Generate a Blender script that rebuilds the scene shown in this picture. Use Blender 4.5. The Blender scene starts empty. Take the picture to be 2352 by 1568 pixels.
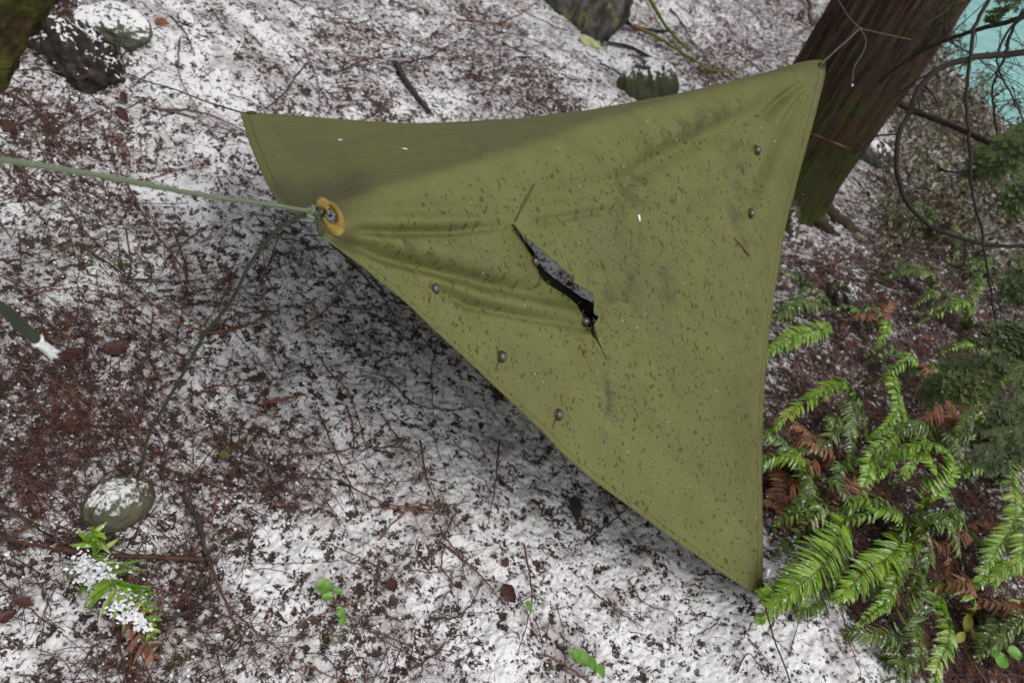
import bpy, math, random
import numpy as np
from math import radians as R, sin, cos, pi

# ------------------------------------------------------------------ camera, sky, sun, exposure
SC = bpy.context.scene
COL = SC.collection
CAM_H, PITCH, ROLL, FPX = 1.70, R(40), R(25), 1850.0      # photo measured on a 2352 x 1568 grid
r0 = np.array([1.0, 0, 0]); f0 = np.array([0, cos(PITCH), -sin(PITCH)]); u0 = np.array([0, sin(PITCH), cos(PITCH)])
RT = cos(ROLL)*r0 + sin(ROLL)*u0
UP = -sin(ROLL)*r0 + cos(ROLL)*u0
CAM = np.array([0.0, 0.0, CAM_H])
cam = bpy.data.cameras.new('camera')
cam.sensor_width = 36; cam.lens = 36*FPX/2352; cam.clip_start = 0.02; cam.clip_end = 2000
cam.dof.use_dof = True; cam.dof.focus_distance = 1.6; cam.dof.aperture_fstop = 5.0
co = bpy.data.objects.new('camera', cam); COL.objects.link(co)
from mathutils import Matrix, Vector
co.matrix_world = Matrix([[RT[0], UP[0], -f0[0], CAM[0]], [RT[1], UP[1], -f0[1], CAM[1]], [RT[2], UP[2], -f0[2], CAM[2]], [0, 0, 0, 1]])
SC.camera = co

W = bpy.data.worlds.new('World'); SC.world = W; W.use_nodes = True
wn, wl = W.node_tree.nodes, W.node_tree.links
sky = wn.new('ShaderNodeTexSky'); sky.sky_type = 'NISHITA'; sky.sun_disc = False
SUN_EL, SUN_ROT = R(60), R(125)
sky.sun_elevation = SUN_EL; sky.sun_rotation = SUN_ROT; sky.air_density = 1.0; sky.dust_density = 4.0; sky.ozone_density = 1.0
hs = wn.new('ShaderNodeHueSaturation'); hs.inputs['Saturation'].default_value = 0.22
wl.new(sky.outputs[0], hs.inputs['Color']); wl.new(hs.outputs[0], wn['Background'].inputs['Color'])
wn['Background'].inputs['Strength'].default_value = 0.135
sl = bpy.data.lights.new('sun', 'SUN'); sl.energy = 1.05; sl.angle = R(50); sl.color = (1, 0.955, 0.91)
so = bpy.data.objects.new('sun', sl); COL.objects.link(so)
# sky sun_rotation turns clockwise from +Y; lamp points from that direction
sd = Vector((sin(SUN_ROT)*cos(SUN_EL), cos(SUN_ROT)*cos(SUN_EL), sin(SUN_EL)))
so.rotation_euler = sd.to_track_quat('Z', 'Y').to_euler()
vs = SC.view_settings; vs.view_transform = 'Standard'; vs.look = 'None'; vs.exposure = 0.0; vs.gamma = 1

rng = np.random.default_rng(7); random.seed(7)

# ------------------------------------------------------------------ maths helpers
def ray(u, v):
    return f0 + ((u-1176)/FPX)*RT - ((v-784)/FPX)*UP
def PD(u, v, d):                      # point at axial depth d
    return CAM + ray(u, v)*d
def proj(P):
    P = np.asarray(P, float) - CAM
    d = P@f0
    return 1176 + FPX*(P@RT)/d, 784 - FPX*(P@UP)/d, d
def _h(i, j, s):
    n = (i.astype(np.int64)*374761393 + j.astype(np.int64)*668265263 + s*974711) & 0x7fffffff
    n = ((n ^ (n >> 13))*1274126177) & 0x7fffffff
    n = n ^ (n >> 16)
    return (n & 0xffffff)/float(0xffffff)
def vnoise(x, y, s=0):
    xi = np.floor(x); yi = np.floor(y); fx = x-xi; fy = y-yi
    fx = fx*fx*fx*(fx*(fx*6-15)+10); fy = fy*fy*fy*(fy*(fy*6-15)+10)
    a = _h(xi, yi, s); b = _h(xi+1, yi, s); c = _h(xi, yi+1, s); d = _h(xi+1, yi+1, s)
    return (a*(1-fx)+b*fx)*(1-fy)+(c*(1-fx)+d*fx)*fy
def fbm(x, y, s=0, o=4, r=0.5):
    t = 0; a = 1; n = 0
    for k in range(o):
        t = t+a*vnoise(x*2**k+17.3*k, y*2**k-9.1*k, s+k); n += a; a *= r
    return t/n
def sstep(a, b, x):
    t = np.clip((x-a)/(b-a), 0, 1); return t*t*(3-2*t)

def seg_dist(px, py, pts):            # distance to polyline, with param 0..1
    best = np.full(np.shape(px), 1e9); bt = np.zeros(np.shape(px)); n = len(pts)-1
    for k in range(n):
        ax, ay = pts[k]; bx, by = pts[k+1]; dx, dy = bx-ax, by-ay
        t = np.clip(((px-ax)*dx+(py-ay)*dy)/(dx*dx+dy*dy), 0, 1)
        d = np.hypot(px-(ax+t*dx), py-(ay+t*dy)); m = d < best
        best = np.where(m, d, best); bt = np.where(m, (k+t)/n, bt)
    return best, bt

# ------------------------------------------------------------------ the ground's shape
def GP0(u, v, z=0.0):                 # ray to a horizontal plane
    r = ray(u, v); t = (z-CAM[2])/r[2]; return CAM + r*t
BANK = [GP0(*p, -0.1)[:2] for p in ((2120, -60), (2175, 20), (2205, 95), (2245, 185), (2300, 220), (2400, 262), (2600, 330))]
def water_side(x, y):                 # signed: positive beyond the bank towards the river
    (x0, y0), (x1, y1) = BANK[1], BANK[5]
    nx, ny = -(y1-y0), (x1-x0); L = math.hypot(nx, ny); nx /= L; ny /= L
    if nx*(0-x0)+ny*(0-y0) > 0: nx, ny = -nx, -ny
    return nx*(x-x0)+ny*(y-y0)
def gz_base(x, y):
    z = 0.10*(fbm(x*0.9, y*0.9, 3, 3)-0.5) + 0.07*(fbm(x*3.1, y*3.1, 9, 3)-0.5)
    d = water_side(x, y)
    z = z - sstep(-1.4, 1.8, d)*1.5
    return z
# snowy hummocks: pixel centre, radius (m), height (m)
HUM = [(1850, 1530, 0.26, 0.10), (1290, 215, 0.42, 0.10), (480, 60, 0.30, 0.06), (200, 30, 0.35, 0.08), (2000, 620, 0.4, 0.06),
       (1150, 1330, 0.3, 0.03), (980, 1180, 0.2, 0.03)]
HUMW = [(GP0(u, v)[0], GP0(u, v)[1], r, h) for u, v, r, h in HUM]
def gz_mid(x, y):
    z = gz_base(x, y)
    for hx, hy, r, h in HUMW:
        z = z + h*np.exp(-(((x-hx)**2+(y-hy)**2)/(r*r))**1.3)
    return z
def G(u, v, dz=0.0):                  # point on the ground seen at a pixel, raised dz
    z = 0.0; r = ray(u, v)
    for _ in range(12):
        t = (z+dz-CAM[2])/r[2]; p = CAM+r*t
        z = 0.5*z+0.5*float(gz_mid(np.array(p[0]), np.array(p[1])))
    return p
def Gn(u, v, dz=0.0):                 # vectorised version
    u = np.asarray(u, float); v = np.asarray(v, float)
    r = f0[None]+((u-1176)/FPX)[:, None]*RT[None]-((v-784)/FPX)[:, None]*UP[None]
    z = np.zeros(len(u))
    for _ in range(10):
        t = (z+dz-CAM[2])/r[:, 2]; p = CAM[None]+r*t[:, None]
        z = 0.5*z+0.5*gz_mid(p[:, 0], p[:, 1])
    return p
# brown litter blotches and clean snow, mostly measured on the photo: pixel, radius px, strength
BLOT = [(1130, 195, 150, .6), (980, 170, 80, .25), (820, 120, 110, .35), (1120, 60, 60, .45), (180, 110, 95, .9), (60, 60, 80, .5), (250, 40, 110, .35), (150, 360, 130, .2),
        (560, 400, 80, .3), (90, 900, 130, .6), (330, 960, 130, .45), (60, 1060, 100, .6), (200, 1010, 110, .35), (560, 620, 120, .2), (600, 1090, 110, .6),
        (690, 1060, 60, .35), (870, 830, 60, .35), (620, 930, 80, .3), (830, 780, 50, .35), (120, 800, 120, .35), (330, 640, 150, .3), (80, 600, 100, .35),
        (540, 1290, 150, .3), (900, 1330, 90, .45), (860, 1490, 150, .5), (740, 1420, 110, .35), (1250, 1530, 90, .5), (560, 1520, 130, .45), (300, 1530, 110, .4), (60, 1400, 90, .1),
        (1450, 1480, 70, .3), (1480, 1180, 70, .25), (1290, 300, 120, .3), (1560, 120, 130, .35), (1680, 60, 90, .35), (1640, 190, 90, .45), (1780, 100, 80, .4),
        (1980, 560, 130, .55), (1900, 700, 120, .6), (2100, 650, 160, .55), (2250, 600, 160, .55), (2050, 780, 130, .5), (1850, 870, 130, .55), (1820, 1100, 150, .8), (2000, 1150, 180, .9),
        (2150, 950, 180, .85), (2250, 800, 150, .7), (2130, 1290, 180, .85), (2280, 1200, 130, .5), (2200, 1450, 170, .8), (2080, 1480, 110, .8), (2330, 1500, 90, .5), (2150, 250, 130, .5), (2100, 180, 110, .5), (1990, 420, 120, .15),
        (2220, 420, 130, .25), (2340, 350, 110, .7), (1900, 1290, 120, .5), (1950, 1380, 60, .5), (1980, 980, 120, .6), (2330, 950, 110, .7)]
CLEAN = [(620, 130, 150, .35), (400, 150, 130, .3), (720, 60, 80, .25), (430, 430, 130, .25), (500, 250, 110, .3), (1850, 1520, 190, .8), (1600, 1480, 170, .4), (1600, 1330, 120, .4), (1380, 1350, 150, .25), (1040, 1400, 150, .3),
         (1190, 60, 60, .2), (1330, 60, 90, .25), (1900, 560, 70, .4), (1870, 500, 70, .3), (100, 1420, 140, .35), (90, 1500, 130, .3), (680, 1350, 110, .35), (1430, 60, 90, .1), (1640, 40, 80, .2), (1510, 200, 90, .2), (60, 440, 90, .2), (560, 1360, 110, .25),
         (2010, 300, 110, .3), (900, 1000, 200, .35), (800, 700, 130, .3), (1080, 1060, 110, .35), (760, 495, 40, .8), (1290, 640, 60, .9), (1000, 900, 150, .35), (1800, 1440, 100, .4), (1500, 1250, 100, .3)]  # some of these thin the litter to lighten the shade under the tarp
BW = []
for lst, sg in ((BLOT, 1), (CLEAN, -1)):
    for u, v, r, s in lst:
        if sg > 0 and u > 1780: s = s*.85
        elif sg > 0: s = s*.8
        a = GP0(u, v); b = GP0(u+r, v); c = GP0(u, v-r) if v-r > -60 else GP0(u, v+r)
        BW.append((a[0], a[1], np.linalg.norm(b-a)*.95, np.linalg.norm(c-a)*.95, (b-a)[:2]/np.linalg.norm((b-a)[:2]), s*sg))
def litter(x, y):
    L = 0.34+0.75*(fbm(x*1.5+4, y*1.5, 21, 4)-0.5)+0.6*(fbm(x*7, y*7, 31, 3)-0.5)
    wx = x+0.12*(fbm(x*3, y*3, 41, 3)-.5); wy = y+0.12*(fbm(x*3, y*3, 47, 3)-.5)
    for bx, by, ra, rb, e, s in BW:
        dx = wx-bx; dy = wy-by; a = dx*e[0]+dy*e[1]; b = -dx*e[1]+dy*e[0]
        q = (a/ra)**2+(b/rb)**2
        L = L+s*0.75*np.exp(-q*1.1)
    return np.clip(L, 0, 1.1)
def gz_full(x, y, fine=True):
    z = gz_mid(x, y)
    z = z+0.018*(fbm(x*14, y*14, 61, 3)-.5)
    if fine:
        n = fbm(x*55, y*55, 71, 3, .6); z = z+0.020*(n-.5)+.004*(vnoise(x*88+3, y*88, 90)-.5)
        L = litter(x, y); z = z-0.006*sstep(.4, .9, L)
    return z
def gz1(x, y):
    return float(gz_full(np.array([x]), np.array([y]))[0])

# ------------------------------------------------------------------ mesh / object helpers
class MB:
    def __init__(s): s.v = []; s.f = []; s.n = 0
    def add(s, V, F):
        V = np.asarray(V, float); s.v.append(V); k = s.n
        s.f.extend([tuple(int(i)+k for i in f) for f in F]); s.n += len(V)
    def tube(s, pts, rad, sides=6, cap=True, flat=1.0):
        P = np.asarray(pts, float); n = len(P)
        rad = np.full(n, rad) if np.isscalar(rad) else np.asarray(rad, float)
        T = np.gradient(P, axis=0); T /= (np.linalg.norm(T, axis=1)[:, None]+1e-12)
        ref = np.array([0, 0, 1.0]) if abs(T[0][2]) < .9 else np.array([1.0, 0, 0])
        N = np.cross(T[0], ref); N /= np.linalg.norm(N); V = []
        for i in range(n):
            N = N-T[i]*(N@T[i]); N /= np.linalg.norm(N)+1e-12; B = np.cross(T[i], N)
            a = np.arange(sides)*2*pi/sides
            V.append(P[i]+rad[i]*(np.cos(a)[:, None]*N+flat*np.sin(a)[:, None]*B))
        V = np.concatenate(V); F = []
        for i in range(n-1):
            for j in range(sides):
                k = (j+1) % sides; F.append((i*sides+j, i*sides+k, (i+1)*sides+k, (i+1)*sides+j))
        if cap:
            F.append(tuple(range(sides))[::-1]); F.append(tuple((n-1)*sides+j for j in range(sides)))
        s.add(V, F)
    def build(s, name, mat, parent=None, smooth=True, loc=None):
        V = np.concatenate(s.v) if s.v else np.zeros((0, 3))
        me = bpy.data.meshes.new(name)
        if loc is not None: V = V-np.asarray(loc)
        me.from_pydata(V.tolist(), [], s.f); me.update()
        if smooth: me.polygons.foreach_set('use_smooth', [True]*len(me.polygons))
        me.materials.append(mat)
        o = bpy.data.objects.new(name, me); COL.objects.link(o)
        if loc is not None: o.location = tuple(loc)
        if parent is not None:
            o.parent = parent
            if loc is None: o.location = tuple(-np.array(parent.location))
            else: o.location = tuple(np.asarray(loc)-np.array(parent.location))
        return o
def tag(o, label, cat=None, group=None, kind=None):
    if label: o['label'] = label
    if cat: o['category'] = cat
    if group: o['group'] = group
    if kind: o['kind'] = kind
    return o
def thing(name, loc, label, cat, group=None):
    o = bpy.data.objects.new(name, None); COL.objects.link(o); o.location = tuple(loc); o.empty_display_size = .05
    return tag(o, label, cat, group)
def catmull(P, n):
    P = np.asarray(P, float); Q = np.vstack([2*P[0]-P[1], P, 2*P[-1]-P[-2]])
    t = np.linspace(0, len(P)-1-1e-9, n); k = t.astype(int); f = (t-k)[:, None]
    a, b, c, d = Q[k], Q[k+1], Q[k+2], Q[k+3]
    return 0.5*((2*b)+(c-a)*f+(2*a-5*b+4*c-d)*f**2+(3*b-a-3*c+d)*f**3)

# ------------------------------------------------------------------ materials
class NT:
    def __init__(s, name):
        s.m = bpy.data.materials.new(name); s.m.use_nodes = True; s.t = s.m.node_tree; s.n = s.t.nodes
        s.b = s.n['Principled BSDF']; s.tc = s.n.new('ShaderNodeTexCoord')
    def L(s, a, b): s.t.links.new(a, b)
    def val(s, x, sock):
        if isinstance(x, (int, float)): sock.default_value = x
        elif isinstance(x, (tuple, list)): sock.default_value = (*x, 1) if len(x) == 3 and sock.type == 'RGBA' else x
        else: s.L(x, sock)
    def mapping(s, vec, sc=(1, 1, 1), rot=(0, 0, 0)):
        m = s.n.new('ShaderNodeMapping'); s.L(vec, m.inputs['Vector']); m.inputs['Scale'].default_value = sc; m.inputs['Rotation'].default_value = rot
        return m.outputs[0]
    def noise(s, vec, scale, detail=4, rough=.55, dist=0.0, col=False):
        n = s.n.new('ShaderNodeTexNoise'); s.L(vec, n.inputs['Vector']); n.inputs['Scale'].default_value = scale
        n.inputs['Detail'].default_value = detail; n.inputs['Roughness'].default_value = rough; n.inputs['Distortion'].default_value = dist
        return n.outputs['Color' if col else 'Fac']
    def vor(s, vec, scale, out='Distance', rand=1.0):
        n = s.n.new('ShaderNodeTexVoronoi'); s.L(vec, n.inputs['Vector']); n.inputs['Scale'].default_value = scale; n.inputs['Randomness'].default_value = rand
        return n.outputs[out]
    def ramp(s, x, *st):
        r = s.n.new('ShaderNodeValToRGB'); s.L(x, r.inputs['Fac']); e = r.color_ramp.elements
        while len(e) < len(st): e.new(.5)
        for k, (p, c) in enumerate(st):
            e[k].position = p; e[k].color = (*c, 1) if isinstance(c, tuple) else (c, c, c, 1)
        return r.outputs['Color']
    def math(s, op, a, b=0.0, c=0.0, clamp=False):
        m = s.n.new('ShaderNodeMath'); m.operation = op; m.use_clamp = clamp
        s.val(a, m.inputs[0]); s.val(b, m.inputs[1]); s.val(c, m.inputs[2]); return m.outputs[0]
    def mix(s, f, a, b, mode='MIX'):
        m = s.n.new('ShaderNodeMix'); m.data_type = 'RGBA'; m.blend_type = mode
        s.val(f, m.inputs['Factor']); s.val(a, m.inputs['A']) if False else None
        for key, x in ((6, a), (7, b)):
            s.val(x, m.inputs[key])
        return m.outputs[2]
    def sm(s, x, a, b):
        m = s.n.new('ShaderNodeMapRange'); m.interpolation_type = 'SMOOTHSTEP'; s.val(x, m.inputs['Value'])
        s.val(a, m.inputs['From Min']); s.val(b, m.inputs['From Max']); return m.outputs[0]
    def rand(s):
        g = s.n.new('ShaderNodeNewGeometry'); return g.outputs['Random Per Island']
    def nz(s):
        g = s.n.new('ShaderNodeNewGeometry'); x = s.n.new('ShaderNodeSeparateXYZ'); s.L(g.outputs['Normal'], x.inputs[0]); return x.outputs['Z']
    def pos(s):
        g = s.n.new('ShaderNodeNewGeometry'); return g.outputs['Position']
    def attr(s, name):
        a = s.n.new('ShaderNodeAttribute'); a.attribute_name = name; return a.outputs['Fac']
    def bump(s, h, strength=.5, dist=.01, prev=None):
        b = s.n.new('ShaderNodeBump'); s.L(h, b.inputs['Height']); b.inputs['Strength'].default_value = strength; b.inputs['Distance'].default_value = dist
        if prev: s.L(prev, b.inputs['Normal'])
        return b.outputs[0]
    def done(s, color, rough=.7, normal=None, spec=None, **kw):
        s.val(color, s.b.inputs['Base Color']); s.val(rough, s.b.inputs['Roughness'])
        if normal: s.L(normal, s.b.inputs['Normal'])
        if spec is not None: s.val(spec, s.b.inputs['Specular IOR Level'])
        for k, x in kw.items(): s.val(x, s.b.inputs[k.replace('_', ' ')])
        return s.m

SNOW = (.76, .755, .765)
def mat_ground():
    t = NT('snowy_litter'); p = t.pos(); L = t.attr('litter')
    warp = t.noise(p, 22, 2, .5, 0, True)
    add = t.n.new('ShaderNodeVectorMath'); add.operation = 'MULTIPLY_ADD'; t.L(warp, add.inputs[0]); add.inputs[1].default_value = (.03, .03, .03); t.L(p, add.inputs[2])
    q = add.outputs[0]
    n1 = t.noise(q, 46, 3, .62, .4)
    n2 = t.noise(p, 150, 2, .5, .2)
    n3 = t.noise(p, 17, 4, .62)
    h = t.attr('hgt')
    s = t.math('MULTIPLY_ADD', n1, .62, t.math('MULTIPLY', n2, .38))
    s = t.math('MULTIPLY_ADD', t.math('SUBTRACT', n3, .5), .42, s)
    s = t.math('MULTIPLY_ADD', t.math('SUBTRACT', h, .5), .22, s)
    th = t.math('MULTIPLY_ADD', L, .115, .405)
    d = t.math('SUBTRACT', s, th)
    snow = t.sm(d, -.024, .032)
    # bits of litter poking through the thin snow
    v1 = t.vor(q, 56); c1 = t.n.new('ShaderNodeSeparateXYZ'); t.L(t.vor(q, 56, 'Color'), c1.inputs[0])
    mz = t.mapping(q, (1, .6, 1), (0, 0, .7)); v2 = t.vor(mz, 42); c2 = t.n.new('ShaderNodeSeparateXYZ'); t.L(t.vor(mz, 42, 'Color'), c2.inputs[0])
    sp1 = t.math('MULTIPLY', t.sm(t.math('SUBTRACT', t.math('MULTIPLY', c1.outputs[1], .36), v1), .0, .10), t.sm(c1.outputs[0], .25, .30))
    sp2 = t.math('MULTIPLY', t.sm(t.math('SUBTRACT', t.math('MULTIPLY', c2.outputs[1], .30), v2), .0, .09), t.sm(c2.outputs[0], .40, .45))
    spk = t.math('MAXIMUM', sp1, sp2); far = t.n.new('ShaderNodeVectorMath'); far.operation = 'LENGTH'; t.L(p, far.inputs[0])
    snow = t.math('MULTIPLY', snow, t.math('SUBTRACT', 1, t.math('MULTIPLY', spk, .82)))
    br = t.mix(t.sm(t.noise(p, 60, 3, .7), .35, .65), (.022, .016, .015), (.088, .056, .050))
    br = t.mix(t.sm(t.noise(p, 5, 3), .45, .62), br, (.045, .034, .024))
    br = t.mix(t.sm(t.noise(p, 9, 3), .6, .72), br, (.05, .055, .022))
    part = t.sm(d, .0, .09)
    sc = t.mix(part, (.50, .475, .48), SNOW)
    slush = t.math('MULTIPLY', t.sm(t.math('MULTIPLY_ADD', L, .25, t.noise(p, 5.0, 5, .68)), .50, .66), .78)
    sc = t.mix(slush, sc, t.mix(t.sm(n1, .4, .6), (.22, .19, .185), (.46, .43, .43)))
    c = t.mix(snow, br, sc)
    hh = t.math('MULTIPLY_ADD', snow, .6, s)
    nb = t.bump(hh, .9, .006)
    return t.done(c, t.mix(snow, (.6, .6, .6), (.75, .75, .75)), nb, .25)
def mat_simple(name, stops, scale=30, rough=.7, bump=.3, bd=.002, rnd=True, spec=.3, **kw):
    t = NT(name); p = t.pos(); n = t.noise(p, scale, 4, .6)
    x = t.math('ADD', t.math('MULTIPLY', n, .6), t.math('MULTIPLY', t.rand(), .5), clamp=True) if rnd else n
    k = len(stops)
    c = t.ramp(x, *[(.25+.5*i/(max(k-1, 1)), s) for i, s in enumerate(stops)])
    return t.done(c, rough, t.bump(n, bump, bd), spec, **kw)
def mat_snowed(name, stops, scale, lo, hi, rough=.8, snowscale=70, bd=.004, moss=None):
    """surface with patchy snow lying on what faces up"""
    t = NT(name); p = t.pos(); n = t.noise(p, scale, 5, .65)
    c = t.ramp(n, *[(.3+.4*i/(len(stops)-1), s) for i, s in enumerate(stops)])
    if moss: c = t.mix(t.sm(t.noise(p, scale*.5, 4, .6), .48, .6), c, moss)
    a = t.math('MULTIPLY_ADD', t.noise(p, snowscale, 3, .6, .3), .55, t.math('MULTIPLY', t.nz(), .62))
    a = t.math('MULTIPLY_ADD', t.noise(p, 9, 2), .3, a)
    vv = t.vor(p, 60); sx = t.n.new('ShaderNodeSeparateXYZ'); t.L(t.vor(p, 60, 'Color'), sx.inputs[0])
    sk = t.sm(t.math('SUBTRACT', t.math('MULTIPLY', sx.outputs[1], .45), vv), .0, .06)
    sn = t.math('MULTIPLY', t.sm(a, lo, hi), t.math('SUBTRACT', 1, t.math('MULTIPLY', sk, .85))); c = t.mix(sn, c, SNOW)
    return t.done(c, rough, t.bump(t.math('ADD', n, sn), .7, bd), .3)
def mat_bark():
    t = NT('cedar_bark'); u = t.n.new('ShaderNodeUVMap').outputs[0]
    m = t.mapping(u, (1, .085, 1)); n = t.noise(m, 48, 6, .75, 1.1); m2 = t.mapping(u, (1, .1, 1)); n2 = t.noise(m2, 19, 3, .6, .6)
    c = t.ramp(n, (.33, (.010, .007, .005)), (.48, (.050, .031, .022)), (.62, (.110, .068, .048)), (.8, (.155, .115, .09)))
    c = t.mix(t.sm(n2, .42, .62), c, t.mix(.4, c, (.06, .03, .018)))
    h = t.math('SUBTRACT', 1, t.sm(t.attr('hh'), .15, 1.25))
    ms = t.sm(t.math('MULTIPLY_ADD', h, .2, t.noise(u, 9, 5, .65)), .54, .66)
    c = t.mix(ms, c, t.mix(t.noise(u, 60, 3), (.02, .026, .008), (.075, .08, .02)))
    fl = t.sm(t.math('MULTIPLY_ADD', h, .06, t.noise(u, 26, 5, .7)), .735, .76)
    c = t.mix(fl, c, SNOW)
    return t.done(c, .85, t.bump(t.math('ADD', n, t.math('MULTIPLY', n2, .8)), 1.0, .02), .2)
def mat_moss_bark():
    t = NT('mossy_bark'); p = t.pos(); n = t.noise(p, 45, 5, .7); m = t.noise(p, 14, 3, .6, .6)
    c = t.ramp(n, (.3, (.02, .014, .008)), (.55, (.08, .052, .022)), (.75, (.14, .10, .045)))
    g = t.ramp(n, (.3, (.025, .03, .008)), (.7, (.13, .14, .03)))
    c = t.mix(t.math('MULTIPLY', t.sm(m, .46, .60), .8), c, g); c = t.mix(t.sm(t.noise(p, 24, 3), .66, .74), c, (.22, .24, .2))
    return t.done(c, .9, t.bump(t.math('ADD', n, m), 1, .02), .15)
def mat_tarp():
    t = NT('waxed_canvas'); u = t.n.new('ShaderNodeUVMap').outputs[0]
    lo = t.noise(u, 2.2, 3, .6); mid = t.noise(u, 9, 4, .6)
    c = t.ramp(mid, (.3, (.196, .204, .066)), (.7, (.238, .242, .084)))
    c = t.mix(t.math('MULTIPLY', t.sm(lo, .5, .66), .55), c, (.180, .192, .084))       # faded green stains
    st = t.attr('stain')
    c = t.mix(t.math('MULTIPLY', st, t.sm(t.noise(u, 16, 5, .65), .42, .62)), c, (.135, .142, .060))
    gr = t.attr('grime'); c = t.mix(t.math('MULTIPLY', gr, t.math('ADD', .35, mid)), c, (.105, .098, .044))
    # soaked drops
    w = t.n.new('ShaderNodeVectorMath'); w.operation = 'MULTIPLY_ADD'; t.L(t.noise(u, 26, 3, .6, 0, True), w.inputs[0]); w.inputs[1].default_value = (.045, .045, 0); t.L(u, w.inputs[2])
    wet = t.attr('wet'); drops = None; lo5 = t.noise(u, 6.5, 4, .6)
    for sc, rot, sx, r0_, keep in ((62, .10, .50, .30, .34), (92, .3, .5, .32, .42), (44, .2, .5, .24, .62), (125, -.1, .6, .34, .45)):
        mp = t.mapping(w.outputs[0], (1, sx, 1), (0, 0, rot))
        d = t.vor(mp, sc); cl = t.vor(mp, sc, 'Color'); sep = t.n.new('ShaderNodeSeparateXYZ'); t.L(cl, sep.inputs[0])
        k = t.sm(t.math('ADD', sep.outputs[0], t.math('MULTIPLY_ADD', t.math('SUBTRACT', wet, .5), .45, t.math('MULTIPLY', t.math('SUBTRACT', lo5, .5), .9))), keep, keep+.04)
        rr = t.math('MULTIPLY', t.math('MULTIPLY_ADD', sep.outputs[1], .65, .35), r0_)
        s = t.math('MULTIPLY', k, t.sm(t.math('SUBTRACT', rr, d), -.01, .035))
        drops = s if drops is None else t.math('MAXIMUM', drops, s)
    drops = t.math('MULTIPLY', drops, t.sm(wet, .05, .3))
    c = t.mix(t.math('MULTIPLY', drops, .8), c, t.mix(.95, c, (.062, .066, .012)))
    he = t.attr('edge'); hl_ = t.math('MULTIPLY', t.sm(he, .014, .0155), t.sm(he, .0185, .017)); c = t.mix(t.math('MULTIPLY', hl_, .55), c, (.06, .06, .022))
    # ice grains and pollen specks
    d = t.vor(u, 420); sp = t.n.new('ShaderNodeSeparateXYZ'); t.L(t.vor(u, 420, 'Color'), sp.inputs[0])
    g = t.math('MULTIPLY', t.sm(d, .20, .12), t.sm(t.math('ADD', sp.outputs[0], t.math('MULTIPLY', t.noise(u, 7, 3), .4)), 1.08, 1.12))
    c = t.mix(g, c, (.55, .55, .42))
    d2 = t.vor(u, 60); s2 = t.n.new('ShaderNodeSeparateXYZ'); t.L(t.vor(u, 60, 'Color'), s2.inputs[0])
    g2 = t.math('MULTIPLY', t.sm(d2, .16, .05), t.sm(s2.outputs[2], .990, .994)); c = t.mix(g2, c, (.7, .72, .72))
    weave = t.noise(u, 900, 2, .5)
    cw = t.mix(t.math('MULTIPLY', weave, .5), c, (.30, .28, .13))
    c = t.mix(.18, c, cw)
    nb = t.bump(t.noise(u, 18, 4, .6), .28, .012); nb = t.bump(weave, .25, .0015, nb)
    m = t.done(c, t.mix(drops, (.62, .62, .62), (.35, .35, .35)), nb, .32)
    tr = t.n.new('ShaderNodeBsdfTranslucent'); t.L(c, tr.inputs['Color']); mx = t.n.new('ShaderNodeMixShader'); mx.inputs[0].default_value = .38
    t.L(t.b.outputs[0], mx.inputs[1]); t.L(tr.outputs[0], mx.inputs[2]); t.L(mx.outputs[0], t.n['Material Output'].inputs['Surface'])
    return m
def mat_water():
    t = NT('glacial_water'); p = t.pos(); n = t.noise(p, 1.3, 4, .6)
    c = t.ramp(t.noise(t.mapping(p, (1, 2.2, 1)), 2.2, 6, .7, .8), (.34, (.10, .33, .33)), (.5, (.19, .46, .44)), (.68, (.36, .62, .58)))
    c = t.mix(t.sm(t.noise(p, 6, 4, .6), .62, .72), c, (.55, .72, .70))
    return t.done(c, .35, t.bump(t.noise(p, 8, 3), .25, .03), .4)
def mat_leaf(name, a, b, snow=0.0, rough=.38, trans=.0, tip=None):
    t = NT(name); p = t.pos(); n = t.noise(p, 28, 3, .6)
    x = t.math('ADD', t.math('MULTIPLY', n, .7), t.math('MULTIPLY', t.rand(), .35), clamp=True)
    c = t.mix(t.sm(x, .25, .75), a, b)
    if tip: c = t.mix(t.sm(t.noise(p, 11, 3, .6), .60, .70), c, tip)
    if snow: c = t.mix(t.sm(t.noise(p, 120, 2, .5), 1-snow-.02, 1-snow+.02), c, SNOW)
    return t.done(c, rough, t.bump(n, .3, .002), .5)
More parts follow.
